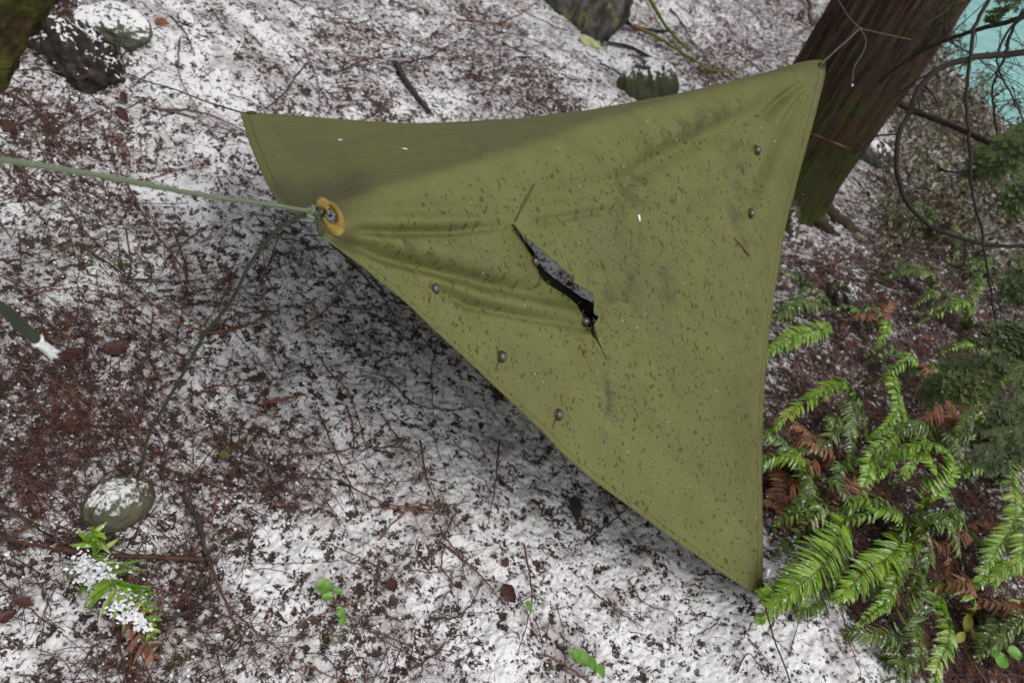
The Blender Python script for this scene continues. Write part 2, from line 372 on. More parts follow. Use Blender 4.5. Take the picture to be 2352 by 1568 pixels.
M = dict(
    ground=mat_ground(), bark=mat_bark(), moss=mat_moss_bark(), tarp=mat_tarp(), water=mat_water(),
    snow=mat_simple('snow', [(.74, .75, .78), (.84, .84, .87)], 90, .8, .8, .004, True, .3),
    twig=mat_simple('dead_twig', [(.040, .025, .022), (.090, .046, .038), (.15, .072, .055)], 25, .7),
    redtwig=mat_simple('red_twig', [(.08, .03, .022), (.17, .062, .036), (.23, .10, .045)], 20, .65),
    greytwig=mat_simple('dark_stick', [(.012, .010, .010), (.035, .028, .026), (.07, .06, .055)], 40, .8, .6, .003),
    stick=mat_snowed('fallen_stick_bark', [(.03, .015, .011), (.105, .055, .038)], 60, 1.09, 1.13),
    needle=mat_simple('needle_litter', [(.020, .015, .014), (.050, .033, .030), (.10, .056, .048), (.15, .075, .055)], 12, .7),
    rust=mat_simple('rusty_spray', [(.11, .04, .022), (.24, .085, .035)], 20, .65),
    leafbrown=mat_simple('dead_leaf', [(.018, .010, .009), (.055, .022, .018), (.09, .035, .025)], 60, .5),
    fernA=mat_leaf('fern_green', (.060, .155, .005), (.20, .33, .018), .32, .22, tip=(.26, .32, .03)),
    fernB=mat_leaf('fern_dull', (.032, .075, .008), (.11, .17, .02), .33, .34, tip=(.18, .15, .03)),
    fernC=mat_leaf('fern_dead', (.10, .035, .016), (.24, .09, .035), .29, .6),
    rachis=mat_simple('fern_stem', [(.12, .10, .03), (.16, .19, .05)], 30, .5),
    hem=mat_leaf('conifer_green', (.035, .06, .016), (.095, .13, .03), .27, .5, tip=(.10, .10, .02)),
    mossg=mat_leaf('moss_green', (.05, .07, .012), (.13, .16, .03), .0, .9),
    leafg=mat_leaf('leaf_green', (.09, .22, .025), (.14, .30, .04), .0, .4),
    leafy=mat_leaf('leaf_yellow', (.16, .15, .02), (.28, .26, .04), .0, .45),
    branch=mat_simple('dark_branch', [(.008, .006, .005), (.022, .015, .012), (.035, .028, .022)], 30, .8, .5, .003),
    mossbranch=mat_simple('mossy_branch', [(.05, .065, .01), (.10, .13, .02), (.15, .16, .03)], 80, .9, .8, .004),
    cord=mat_simple('green_cord', [(.130, .165, .10), (.20, .24, .145)], 300, .6, .4, .001, False),
    cordd=mat_simple('dark_green_cord', [(.028, .042, .022), (.062, .080, .042)], 300, .6, .4, .001, False),
    cordg=mat_simple('grey_green_cord', [(.07, .075, .06), (.13, .135, .11)], 200, .7, .4, .001, False),
    fray=mat_simple('frayed_core', [(.70, .72, .70), (.85, .85, .82)], 200, .6, .3, .001),
    washer=mat_simple('tan_washer', [(.14, .10, .025), (.27, .19, .04), (.34, .25, .06)], 70, .5, .4, .001, False),
    brass=mat_simple('dark_brass', [(.05, .035, .012), (.16, .11, .03)], 90, .35, .3, .0005, False, .5, Metallic=.8),
    stud=mat_simple('grey_stud', [(.05, .06, .045), (.11, .12, .09)], 120, .22, .3, .0005, False, .7, Metallic=.35),
    thread=mat_simple('stitch_thread', [(.14, .09, .03), (.3, .24, .12)], 200, .7),
    rock=mat_snowed('mossy_rock', [(.035, .038, .018), (.085, .09, .045)], 18, .76, .92, moss=(.055, .07, .018)),
    rock2=mat_snowed('olive_rock', [(.06, .06, .034), (.11, .11, .065)], 14, .93, 1.07, rough=.6),
    rock3=mat_snowed('grey_rock', [(.03, .035, .034), (.13, .135, .13)], 8, .80, .93),
    rock4=mat_snowed('snowy_rock', [(.05, .055, .04), (.12, .12, .09)], 10, .84, .95),
    stump=mat_snowed('rotten_wood', [(.008, .008, .008), (.022, .018, .015), (.07, .055, .04)], 26, .95, .99),
    pack=None)
def mat_pack():
    t = NT('pack_cloth'); p = t.pos(); n = t.noise(p, 3.2, 2, .5, .4)
    c = t.ramp(t.noise(p, 20, 3), (.35, (.055, .058, .046)), (.65, (.12, .105, .088)))
    e = t.math('ABSOLUTE', t.math('SUBTRACT', n, .5))
    c = t.mix(t.sm(e, .022, .006), c, (.17, .19, .06))
    return t.done(c, .85, t.bump(t.noise(p, 14, 4), .6, .02), .2)
M['pack'] = mat_pack()
M['tear_dark'] = mat_simple('tear_shade_dark', [(.012, .013, .008), (.022, .022, .012)], 60, .9)  # near-black colour stands in for the shade inside the tear
M['brushleaf'] = mat_leaf('brush_leaf', (.05, .045, .02), (.12, .14, .03), .36, .6, tip=(.16, .07, .03))
M['root'] = mat_snowed('root_bark', [(.015, .011, .009), (.06, .038, .028)], 30, .98, 1.12, moss=(.045, .055, .014))
M['strap'] = mat_simple('black_webbing', [(.01, .01, .011), (.025, .026, .028)], 60, .8)

# ------------------------------------------------------------------ ground sheet
def ground_sheet():
    th = np.concatenate([np.linspace(-180, -62, 40, endpoint=False), np.linspace(-62, 52, 1080, endpoint=False), np.linspace(52, 180, 40, endpoint=False)])
    th = np.deg2rad(th)
    rr = [0.25]
    while rr[-1] < 400:
        r = rr[-1]
        if r < 6: st = max(.0035, .0022*r*max(1, r/1.3))*1.0
        elif r < 14: st = .011*r
        else: st = .08*r
        rr.append(r+st)
    rr = np.array(rr); nr, nt = len(rr), len(th)
    Rr, Th = np.meshgrid(rr, th, indexing='ij')
    X = Rr*np.sin(Th); Y = Rr*np.cos(Th)
    x = X.ravel(); y = Y.ravel(); z = gz_mid(x, y); near = Rr.ravel() < 16
    zz = z.copy(); zz[near] = gz_full(x[near], y[near])
    lit = litter(x, y); hg = np.full(len(x), .5); hg[near] = fbm(x[near]*55, y[near]*55, 71, 3, .6)
    V = np.stack([x, y, zz], 1); V = np.vstack([V, [0, 0, gz1(0, 0)]]); c = len(V)-1
    i, j = np.meshgrid(np.arange(nr-1), np.arange(nt), indexing='ij'); j2 = (j+1) % nt
    Q = np.stack([i*nt+j, (i+1)*nt+j, (i+1)*nt+j2, i*nt+j2], -1).reshape(-1, 4)
    T = np.stack([np.full(nt, c), np.arange(nt), (np.arange(nt)+1) % nt], 1)
    me = bpy.data.meshes.new('ground'); me.vertices.add(len(V)); me.vertices.foreach_set('co', V.ravel())
    lp = np.concatenate([Q.ravel(), T.ravel()]); me.loops.add(len(lp)); me.loops.foreach_set('vertex_index', lp.astype(np.int32))
    np_ = len(Q)+len(T); me.polygons.add(np_)
    st = np.concatenate([np.arange(len(Q))*4, len(Q)*4+np.arange(len(T))*3]); me.polygons.foreach_set('loop_start', st.astype(np.int32))
    me.polygons.foreach_set('use_smooth', np.ones(np_, bool)); me.update(calc_edges=True)
    for nm, arr in (('litter', np.append(lit, .4)), ('hgt', np.append(hg, .5))):
        a = me.attributes.new(nm, 'FLOAT', 'POINT'); a.data.foreach_set('value', arr.astype(np.float32))
    me.materials.append(M['ground']); o = bpy.data.objects.new('ground', me); COL.objects.link(o)
    tag(o, 'snow dusted forest floor of brown litter', None, None, 'structure'); print('ground verts', len(V))
ground_sheet()
mb = MB(); s = 400
n2 = 60
xs = np.linspace(-s, s, 3)
mb.add([(-s, -s, -1.05), (s, -s, -1.05), (s, s, -1.05), (-s, s, -1.05)], [(0, 1, 2, 3)])
o = mb.build('water', M['water'], smooth=False); tag(o, 'pale turquoise river water beyond the bank', None, None, 'structure')

# ------------------------------------------------------------------ the tarp
zd = lambda u, v, z: float((z-CAM[2])/ray(u, v)[2])
PA, PB, PC, PDn = (722, 492), (553, 258), (1893, 141), (1745, 1370)
dA, dB, dD = zd(*PA, .90), zd(*PB, .36), zd(*PDn, .10)
dC = zd(*PC, .86)
print('depths', dA, dB, dC, dD)
E_AD = [PA, (727, 512), (733, 530), (741, 543), (785, 574), (864, 636), (925, 685), (998, 756), (1069, 820), (1127, 876), (1186, 931), (1245, 987), (1287, 1034), (1360, 1099), (1435, 1153), (1560, 1245), (1660, 1315), PDn]
E_DC = [PDn, (1751, 1330), (1751, 1250), (1749, 1120), (1750, 1000), (1757, 850), (1775, 690), (1803, 520), (1840, 380), (1868, 280), (1888, 200), (1896, 165), PC]
E_BC = [PB, (640, 264), (800, 276), (960, 287), (1100, 283), (1250, 270), (1430, 245), (1600, 212), (1740, 172), (1830, 147), (1870, 139), PC]
E_AB = [PA, (700, 500), (668, 487), (640, 462), (622, 435), (600, 390), (575, 330), PB]
DIAG = [PA, (765, 462), (830, 441), (920, 414), (1050, 380), (1180, 342), (1300, 302), (1420, 262), (1560, 222), (1700, 186), (1830, 156), PC]
def edge3(pts, d0, d1, n, sag=0.0):
    P = np.array(pts, float); L = np.append(0, np.cumsum(np.hypot(*np.diff(P, axis=0).T)))
    t = np.linspace(0, L[-1], n); u = np.interp(t, L, P[:, 0]); v = np.interp(t, L, P[:, 1])
    # light smoothing of the traced outline
    for _ in range(max(2, n//40)):
        u[1:-1] = (u[:-2]+2*u[1:-1]+u[2:])/4; v[1:-1] = (v[:-2]+2*v[1:-1]+v[2:])/4
    a, b = P[0], P[-1]; k = ((u-a[0])*(b-a)[0]+(v-a[1])*(b-a)[1])/((b-a)@(b-a)); k = np.clip(k, 0, 1)
    d = 1/((1-k)/d0+k/d1)
    d = d+sag*np.sin(pi*k)
    return np.array([PD(x, y, z) for x, y, z in zip(u, v, d)])
def boundary(X, N, diag=True):
    X[:, 0] = edge3(E_AD, dA, dD, N, .06); X[N-1, :] = edge3(E_DC, dD, dC, N, .02)
    X[:, N-1] = edge3(E_BC, dB, dC, N, .05); X[0, :] = edge3(E_AB, dA, dB, N)
    if diag:
        k = np.arange(N); X[k, k] = edge3(DIAG, dA, dC, N, .02)
N = 25; X = np.zeros((N, N, 3)); boundary(X, N)
s_, t_ = np.meshgrid(np.linspace(0, 1, N), np.linspace(0, 1, N), indexing='ij'); s_ = s_[..., None]; t_ = t_[..., None]
X = (1-t_)*X[:, :1]+t_*X[:, -1:]+(1-s_)*X[:1]+s_*X[-1:]-((1-s_)*(1-t_)*X[0, 0]+s_*(1-t_)*X[-1, 0]+(1-s_)*t_*X[0, -1]+s_*t_*X[-1, -1])
while True:
    for _ in range(900 if N < 60 else 260):
        boundary_needed = False
        X[1:-1, 1:-1] = .25*(X[:-2, 1:-1]+X[2:, 1:-1]+X[1:-1, :-2]+X[1:-1, 2:])
        if _ == 0: boundary(X, N); Dg = X[np.arange(N), np.arange(N)].copy()
        X[np.arange(N), np.arange(N)] = Dg
    if N >= 385: break
    N2 = 2*N-1; Y = np.zeros((N2, N2, 3)); Y[::2, ::2] = X; Y[1::2, ::2] = .5*(X[1:]+X[:-1]); Y[:, 1::2] = .5*(Y[:, :-2:2]+Y[:, 2::2]); X, N = Y, N2
for _ in range(130):
    X[1:-1, 1:-1] = .25*(X[:-2, 1:-1]+X[2:, 1:-1]+X[1:-1, :-2]+X[1:-1, 2:])
    if _ == 0: pass
# folds, stretched creases and the sagging flap (positions read off the photo, shaped along the cloth's normal)
def proj_all(X):
    Q = X-CAM; d = Q@f0; return 1176+FPX*(Q@RT)/d, 784-FPX*(Q@UP)/d, d
U, V_, Dp = proj_all(X)
def normals(X):
    a = np.gradient(X, axis=0); b = np.gradient(X, axis=1); n = np.cross(a, b); n /= np.linalg.norm(n, axis=2)[..., None]+1e-12
    s = np.sign((n*(CAM-X)).sum(2))[..., None]; return n*s
Nn = normals(X)
disp = np.zeros((N, N))
FOLDS = [  # polyline, half width px, depth m (negative = valley), taper ends
    ([(800, 528), (900, 533), (1040, 531), (1165, 519)], 11, -.014), ([(830, 505), (950, 508), (1100, 505)], 15, .007),
    ([(790, 548), (880, 588), (1000, 618), (1150, 655), (1330, 696)], 17, -.022), ([(830, 585), (950, 640), (1100, 680), (1250, 715)], 19, .012),
    ([(960, 640), (1080, 700), (1200, 725), (1352, 752)], 11, -.013), ([(850, 545), (1000, 575), (1150, 605), (1230, 640)], 20, .010),
    ([(1200, 690), (1280, 712), (1345, 728)], 12, .006),
    ([(830, 480), (960, 478), (1120, 480)], 16, -.006), ([(1220, 512), (1330, 493), (1420, 478)], 10, -.009), ([(1235, 450), (1350, 430), (1450, 405), (1560, 350)], 22, -.008),
    ([(1440, 425), (1500, 370), (1600, 322), (1720, 262), (1840, 190)], 26, -.020), ([(1500, 330), (1620, 275), (1760, 222)], 26, .012),
    ([(1440, 420), (1455, 450), (1445, 490), (1480, 515)], 14, -.012),
    ([(1764, 268), (1800, 232), (1846, 190)], 10, -.024), ([(1729, 468), (1752, 418), (1798, 315), (1850, 215)], 12, -.032), ([(1700, 500), (1735, 400), (1790, 290)], 22, .010),
    ([(1820, 240), (1850, 200), (1875, 165)], 12, .008), ([(1690, 380), (1660, 440), (1600, 480), (1560, 560)], 18, -.006),
    ([(1700, 850), (1715, 700), (1740, 560), (1790, 400)], 16, .007), ([(1730, 1100), (1728, 1000), (1732, 880)], 12, -.006),
    ([(1395, 830), (1405, 900), (1392, 980), (1380, 1060)], 7, -.005), ([(1460, 560), (1520, 590), (1500, 640)], 20, -.008),
    ([(1300, 560), (1390, 640), (1450, 700), (1480, 800)], 26, .008), ([(640, 300), (800, 345), (1000, 352)], 24, .006), ([(600, 290), (680, 360), (820, 400)], 18, -.006),
    ([(760, 400), (900, 372), (1100, 335)], 22, -.008), ([(1080, 700), (1180, 780), (1300, 900)], 30, -.006), ([(1450, 1050), (1600, 1150), (1700, 1290)], 34, -.006),
    ([(1660, 1000), (1690, 1150), (1725, 1300)], 26, .006), ([(1560, 720), (1600, 800), (1620, 960)], 36, -.007), ([(1420, 880), (1500, 980), (1560, 1100)], 32, .006)]
for pl, w, dep in FOLDS:
    d, k = seg_dist(U, V_, pl); disp += dep*(1.25 if dep < 0 else .8)*np.exp(-(d/w)**2)*np.clip(np.sin(pi*np.clip(k*.86+.07, 0, 1)), 0, 1)**.6*np.where((k <= 0) | (k >= 1), np.exp(-(d/(w*.7))**2), 1)
UVs = np.stack(np.meshgrid(np.linspace(0, 1.5, N), np.linspace(0, 1.95, N), indexing='ij'), -1)
fx, fy = UVs[..., 0], UVs[..., 1]
edge = np.minimum(np.minimum(fx, 1.5-fx), np.minimum(fy, 1.95-fy))
disp += .012*(fbm(fx*5, fy*5, 5, 3)-.5)*sstep(0, .12, edge)+.0035*(fbm(fx*22, fy*22, 8, 3)-.5)
# tear
T_UP = [(1178, 514), (1205, 542), (1236, 567), (1276, 602), (1309, 631), (1321, 638), (1314, 646), (1348, 666), (1361, 673), (1365, 690), (1364, 719), (1376, 728), (1368, 740), (1362, 752), (1372, 782), (1389, 818)]
T_LO = [(1383, 806), (1357, 756), (1347, 744), (1338, 722), (1325, 700), (1303, 681), (1280, 666), (1256, 651), (1240, 634), (1231, 612), (1223, 590), (1206, 562), (1190, 534)]
TEAR = np.array(T_UP+T_LO, float)
MID = [(1180, 516), (1215, 560), (1245, 610), (1290, 648), (1335, 682), (1352, 715), (1360, 750), (1386, 812)]
d, k = seg_dist(U, V_, MID)
a, b = np.array(MID[0], float), np.array(MID[-2], float)
side = ((b-a)[0]*(V_-a[1])-(b-a)[1]*(U-a[0]))/np.linalg.norm(b-a)      # >0 lower flap
for q in range(1): pass
def inside(u, v, P):
    r = np.zeros(u.shape, bool); n = len(P)
    for i in range(n):
        x0, y0 = P[i]; x1, y1 = P[(i+1) % n]
        c = ((y0 > v) != (y1 > v)) & (u < (x1-x0)*(v-y0)/((y1-y0) if y1 != y0 else 1e-9)+x0); r ^= c
    return r
low = inside(U, V_, np.array([(1180, 515), (1192, 536), (1212, 560), (1238, 592), (1250, 618), (1297, 652), (1338, 684), (1352, 715), (1356, 752), (1383, 806), (1200, 980), (950, 640)], float))
dl, kl = seg_dist(U, V_, T_LO)
env = np.clip(np.sin(pi*np.clip(1.05-kl, 0, 1)), 0, 1)
sinkm = np.where(low, 1, 0)*np.exp(-(dl/30.0)**1.5)*.062*env**.6
du, ku = seg_dist(U, V_, T_UP)
upm = np.where(low, 0, 1)*np.exp(-(du/34.0)**1.4)*.012*np.sin(pi*np.clip(ku, 0, 1))
X = X+Nn*(disp+upm)[..., None]
X = X+(X-CAM)/np.linalg.norm(X-CAM, axis=2)[..., None]*sinkm[..., None]   # the loose flap hangs inwards, away from the slit's other lip
# the corner patch round the grommet is stiff and flat
U, V_, Dp = proj_all(X)
_m = (np.hypot((U-757)*1.0, (V_-500)*1.0) < 48); _p = X[_m]; cc = _p.mean(0); NW = np.linalg.svd(_p-cc, full_matrices=False)[2][2]; NW = NW*np.sign(NW@(CAM-cc))
NW = NW*.75+.25*(CAM-cc)/np.linalg.norm(CAM-cc); NW /= np.linalg.norm(NW); PW = cc+NW*.003
_w = np.exp(-(np.hypot(U-757, V_-500)/62)**4); _r = (X-CAM)/Dp[..., None]; _t = ((cc-CAM)@NW)/(_r@NW)
X = CAM+_r*(Dp*(1-_w)+_t*_w)[..., None]
# grommet hole near corner A
HOLE_C, HOLE_A, HOLE_B, HOLE_T = (758, 494), 25, 13.5, R(60)
def ell(c, a, b, th, n=28): return [(c[0]+a*cos(t)*cos(th)-b*sin(t)*sin(th), c[1]+a*cos(t)*sin(th)+b*sin(t)*cos(th)) for t in np.linspace(0, 2*pi, n, endpoint=False)]
HOLE = np.array(ell(HOLE_C, HOLE_A, HOLE_B, HOLE_T))
# flat cloth round the grommet
U, V_, Dp = proj_all(X)
Xf = X.reshape(-1, 3).copy(); Uf, Vf, Df = U.ravel(), V_.ravel(), Dp.ravel()
i, j = np.meshgrid(np.arange(N-1), np.arange(N-1), indexing='ij')
Q = np.stack([i*N+j, (i+1)*N+j, (i+1)*N+j+1, i*N+j+1], -1).reshape(-1, 4)
cu = Uf[Q].mean(1); cv = Vf[Q].mean(1)
kill = inside(cu, cv, TEAR) | inside(cu, cv, HOLE)
# thin closed slit above the tear is only a crease; keep cloth
keepQ = Q[~kill]; cut = np.intersect1d(np.unique(Q[kill]), np.unique(keepQ))
for P in (TEAR, HOLE):
    n = len(P)
    for vi in cut:
        p = np.array([Uf[vi], Vf[vi]]); best = None
        for k in range(n):
            a, b = P[k], P[(k+1) % n]; t = np.clip((p-a)@(b-a)/((b-a)@(b-a)), 0, 1); q = a+t*(b-a); dd = np.linalg.norm(p-q)
            if best is None or dd < best[0]: best = (dd, q)
        if best[0] < 7: Xf[vi] = PD(best[1][0], best[1][1], Df[vi])
used, inv = np.unique(keepQ, return_inverse=True); Qn = inv.reshape(-1, 4)
A0 = Xf[0].copy()
tarp = thing('tarp', A0*0+[Xf[:, 0].mean(), Xf[:, 1].mean(), 0], 'olive green canvas tarp strung diagonally over the snow, spotted wet and torn in the middle', 'tarp')
me = bpy.data.meshes.new('canvas'); me.from_pydata((Xf[used]-np.array(tarp.location)).tolist(), [], Qn.tolist()); me.update()
me.polygons.foreach_set('use_smooth', [True]*len(me.polygons))
uvl = me.uv_layers.new(name='UVMap'); lv = np.zeros(len(me.loops), np.int32); me.loops.foreach_get('vertex_index', lv)
uvl.data.foreach_set('uv', UVs.reshape(-1, 2)[used][lv].astype(np.float32).ravel())
stain = np.zeros(N*N)
for pl, w in (([(1450, 420), (1455, 500), (1440, 600), (1450, 700)], 38), ([(1395, 800), (1400, 900), (1385, 1020)], 16), ([(1510, 600), (1540, 680)], 24), ([(1700, 300), (1690, 480), (1720, 560)], 22),
              ([(1480, 330), (1580, 290), (1650, 260)], 26), ([(870, 540), (960, 570), (1130, 640)], 16), ([(1380, 620), (1400, 700)], 26)):
    d, k = seg_dist(Uf, Vf, pl); stain = np.maximum(stain, np.exp(-(d/w)**2))
grime = np.zeros(N*N)
for pl, w, sgn in (([(740, 470), (800, 440)], 55, .9), ([(745, 540), (800, 560)], 30, .8), ([(680, 470), (640, 445)], 40, .8)):
    d, k = seg_dist(Uf, Vf, pl); grime = np.maximum(grime, sgn*np.exp(-(d/w)**2))
fr = UVs[..., 0]/1.5-UVs[..., 1]/1.95; wetm = sstep(-.02, .10, fr).ravel()
du_, _ = seg_dist(Uf, Vf, [PA, (760, 520)]); wetm = wetm*sstep(40, 150, du_)
d, _ = seg_dist(Uf, Vf, [(1350, 560), (1500, 500), (1600, 650), (1500, 900), (1420, 820)]); wetm = wetm*(.42+.58*np.exp(-(d/190)**2))
d, _ = seg_dist(Uf, Vf, [(1800, 300), (1790, 700)]); wetm = wetm*(1-.75*np.exp(-(d/75)**2))
for nm, arr in (('stain', stain), ('grime', grime), ('wet', wetm), ('edge', edge.ravel())):
    at = me.attributes.new(nm, 'FLOAT', 'POINT'); at.data.foreach_set('value', arr[used].astype(np.float32))
me.materials.append(M['tarp']); cv_o = bpy.data.objects.new('canvas', me); COL.objects.link(cv_o); cv_o.parent = tarp
sd_ = cv_o.modifiers.new('thick', 'SOLIDIFY'); sd_.thickness = .0016; sd_.offset = -1
Nf = normals(X).reshape(-1, 3)
def on_tarp(u, v, lift=0.0):
    k = np.argmin((Uf-u)**2+(Vf-v)**2); return PD(u, v, Df[k])+Nf[k]*lift, Nf[k]
def frame(n):
    a = np.cross(n, [0, 0, 1.0]); a /= np.linalg.norm(a); return a, np.cross(n, a)
# hem: a doubled rim of cloth round the four edges
hem = MB()
for line in (X[:, 0], X[N-1, :], X[:, N-1], X[0, :]):
    P = line[::4]; hem.tube(P, .0022, 5, True)
hem_o = hem.build('hem', M['tarp'], tarp)
# grommet washer
def washer(mb, rings, th=.002):
    """rings: list of (c, a, b, rot, lift) from outside to inside"""
    V = []; n = 28
    for c, a, b, rt, lf in rings:
        for (u, v) in ell(c, a, b, rt, n):
            k = np.argmin((Uf-757)**2+(Vf-530)**2); V.append(None); P0 = PW; nn = NW
            r = ray(u, v); t = ((P0-CAM)@nn)/(r@nn); V[-1] = CAM+r*t+nn*lf
    F = []
    for q in range(len(rings)-1):
        for j in range(n): F.append((q*n+j, q*n+(j+1) % n, (q+1)*n+(j+1) % n, (q+1)*n+j))
    mb.add(V, F)
gro = MB(); OT = R(60)
washer(gro, [((764, 499), 42, 24, OT, -.004), ((764, 499), 41, 23, OT, .0015), ((761, 497), 34, 18, OT, .004), ((760, 495.5), 29, 17, OT, .003), ((758, 494), 24, 12.8, HOLE_T, .0015), ((758, 494), 23.6, 12.4, HOLE_T, -.002)])
g_o = gro.build('grommet', M['washer'], tarp); tag(g_o, 'worn tan grommet ring at the near corner')
lb = MB(); washer(lb, [((741, 470), 17, 14, R(40), -.004), ((741, 470), 16, 13, R(40), .003), ((742, 471), 9, 7, R(40), .006), ((742, 471), 1, 1, 0, .006)])
lb.build('washer_tab', M['washer'], g_o).location = (0, 0, 0)
hl = MB(); pr = [CAM+ray(u, v)*((PW-CAM)@NW)/(ray(u, v)@NW)+NW*.0035 for u, v in ell((758, 494), 24.5, 13, HOLE_T, 24)]; hl.tube(pr+[pr[0]], .0007, 6); hl.build('eyelet_rim', M['brass'], g_o).location = (0, 0, 0)
def fixchild(o): o.location = (0, 0, 0)
# corner grommets B, C, D
for nm, (u, v) in (('b', (577, 262)), ('c', (1886, 152)), ('d', (1746, 1342))):
    p, n = on_tarp(u, v, .004); a, b = frame(n); mm = MB(); P = [p+.011*(cos(t)*a+sin(t)*b) for t in np.linspace(0, 2*pi, 17)]
    mm.tube(P, .0035, 6, False); go = mm.build('corner_grommet', M['brass'], tarp)
    mm = MB(); mm.add([p+n*.0015+.009*(cos(t)*a+sin(t)*b) for t in np.linspace(0, 2*pi, 12, endpoint=False)], [tuple(range(12))]); hb = mm.build('eyelet_hole', M['strap'], go); fixchild(hb)
# studs with their loose stitch threads
def uvsphere(mb, c, rx, ry, rz, A, B, Cc, n=12, m=9):
    V = []; F = []
    for i in range(m+1):
        ph = pi*i/m
        for j in range(n):
            th = 2*pi*j/n; V.append(c+A*rx*sin(ph)*cos(th)+B*ry*sin(ph)*sin(th)+Cc*rz*cos(ph))
    for i in range(m):
        for j in range(n): F.append((i*n+j, i*n+(j+1) % n, (i+1)*n+(j+1) % n, (i+1)*n+j))
    mb.add(V, F)
for (u, v, r, trail) in ((998, 663, 12, 1), (1152, 819, 12, 1), (1282, 952, 12, 1), (1227, 600, 12, 0), (1343, 738, 11, 0), (1737, 346, 10, 0), (1723, 490, 10, 0)):
    p, n = on_tarp(u, v); rad = r/FPX*np.linalg.norm(p-CAM); a, b = frame(n); vd = (CAM-p)/np.linalg.norm(CAM-p)
    dn = np.array([-.25, -.25, -1.]); dn = dn-n*(dn@n); dn /= np.linalg.norm(dn); ac = np.cross(n, dn)
    mm = MB(); uvsphere(mm, p+n*rad*.35, rad, rad*.92, rad*.75, ac, dn, n); st = mm.build('stud', M['stud'], tarp)
    mm = MB(); P = [p+n*rad*.2+(rad*1.05)*(cos(t)*ac+sin(t)*dn) for t in np.linspace(0, 2*pi, 19)]; mm.tube(P, rad*.14, 6, False); fixchild(mm.build('stud_rim', M['brass'], st))
    mm = MB(); uvsphere(mm, p+n*rad*1.03, rad*.5, rad*.18, rad*.10, ac, dn, n, 8, 6); fixchild(mm.build('stud_bar', M['cordg'], st))
    if trail:
        mm = MB(); q0, _ = on_tarp(u-8, v+14, .002); q1, _ = on_tarp(u-14, v+32, .002)
        for k in range(26):
            q = q0+(q1-q0)*k/25; w_ = random.uniform(.003, .006); dr = ac*random.uniform(-1, 1)+dn*random.uniform(-.6, .6)+n*random.uniform(0, .9); mm.tube([q, q+dr*w_], .0004, 3)
        mm.tube([q0, (q0+q1)/2+n*.002, q1], .0012, 4); fixchild(mm.build('loose_thread', M['thread'], st))
# doubled crease seam above the tear, and the shorter creases
for pl, w in (([(1180, 511), (1189, 490), (1206, 457), (1225, 422)], .0009), ([(1184, 509), (1194, 488), (1210, 458), (1227, 424)], .0008)):
    mm = MB(); P = [on_tarp(u, v, .001)[0] for u, v in np.stack([np.interp(np.linspace(0, 3, 14), range(4), [q[k] for q in pl]) for k in (0, 1)], 1)]
    mm.tube(P, w, 5); sm_ = mm.build('seam', M['cordd'], tarp); tag(sm_, 'dark stitched seam running up from the tear')

mm = MB(); P = [on_tarp(u, v, .0006)[0] for u, v in ((1363, 748), (1368, 768), (1376, 788), (1383, 804), (1392, 824))]; mm.tube(catmull(P, 14), np.linspace(.0034, .0008, 14), 5, True, .4)
tag(mm.build('split', M['strap'], tarp), 'fine dark split running on below the tear')
rg = np.random.default_rng(3); mm = MB()
for (u, v) in T_UP+T_LO:
    for q in range(3):
        P0, _n = on_tarp(u+rg.normal(0, 3), v+rg.normal(0, 3), .001); d_ = rg.normal(0, 1, 3); mm.tube(catmull([P0, P0+d_*.003, P0+d_*.005+rg.normal(0, .002, 3)], 5), .00035, 3)
tag(mm.build('frayed_threads', M['thread'], tarp), None)
# added near-black sheet that blocks light and stands for shade inside the tear
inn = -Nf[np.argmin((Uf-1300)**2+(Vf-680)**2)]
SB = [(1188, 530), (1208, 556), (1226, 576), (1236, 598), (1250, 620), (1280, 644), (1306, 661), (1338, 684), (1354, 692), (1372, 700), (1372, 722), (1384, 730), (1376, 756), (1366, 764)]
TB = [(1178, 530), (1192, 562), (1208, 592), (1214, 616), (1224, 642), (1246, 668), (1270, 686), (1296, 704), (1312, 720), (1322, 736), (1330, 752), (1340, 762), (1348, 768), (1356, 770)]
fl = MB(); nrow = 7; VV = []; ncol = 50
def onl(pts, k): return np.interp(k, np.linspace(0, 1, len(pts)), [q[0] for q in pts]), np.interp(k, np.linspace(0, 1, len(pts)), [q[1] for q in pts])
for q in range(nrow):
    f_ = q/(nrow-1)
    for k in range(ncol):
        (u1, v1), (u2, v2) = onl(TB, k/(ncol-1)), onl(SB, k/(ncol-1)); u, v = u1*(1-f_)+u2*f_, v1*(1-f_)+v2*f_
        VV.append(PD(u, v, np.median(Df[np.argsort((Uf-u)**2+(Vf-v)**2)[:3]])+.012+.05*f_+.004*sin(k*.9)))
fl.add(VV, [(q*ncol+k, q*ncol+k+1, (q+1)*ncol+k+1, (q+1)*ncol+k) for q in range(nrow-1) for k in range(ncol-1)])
fo = fl.build('tear_shade', M['tear_dark'], tarp); tag(fo, 'near-black sheet added for the shade inside the tear')
md = fo.modifiers.new('thick', 'SOLIDIFY'); md.thickness = .0012

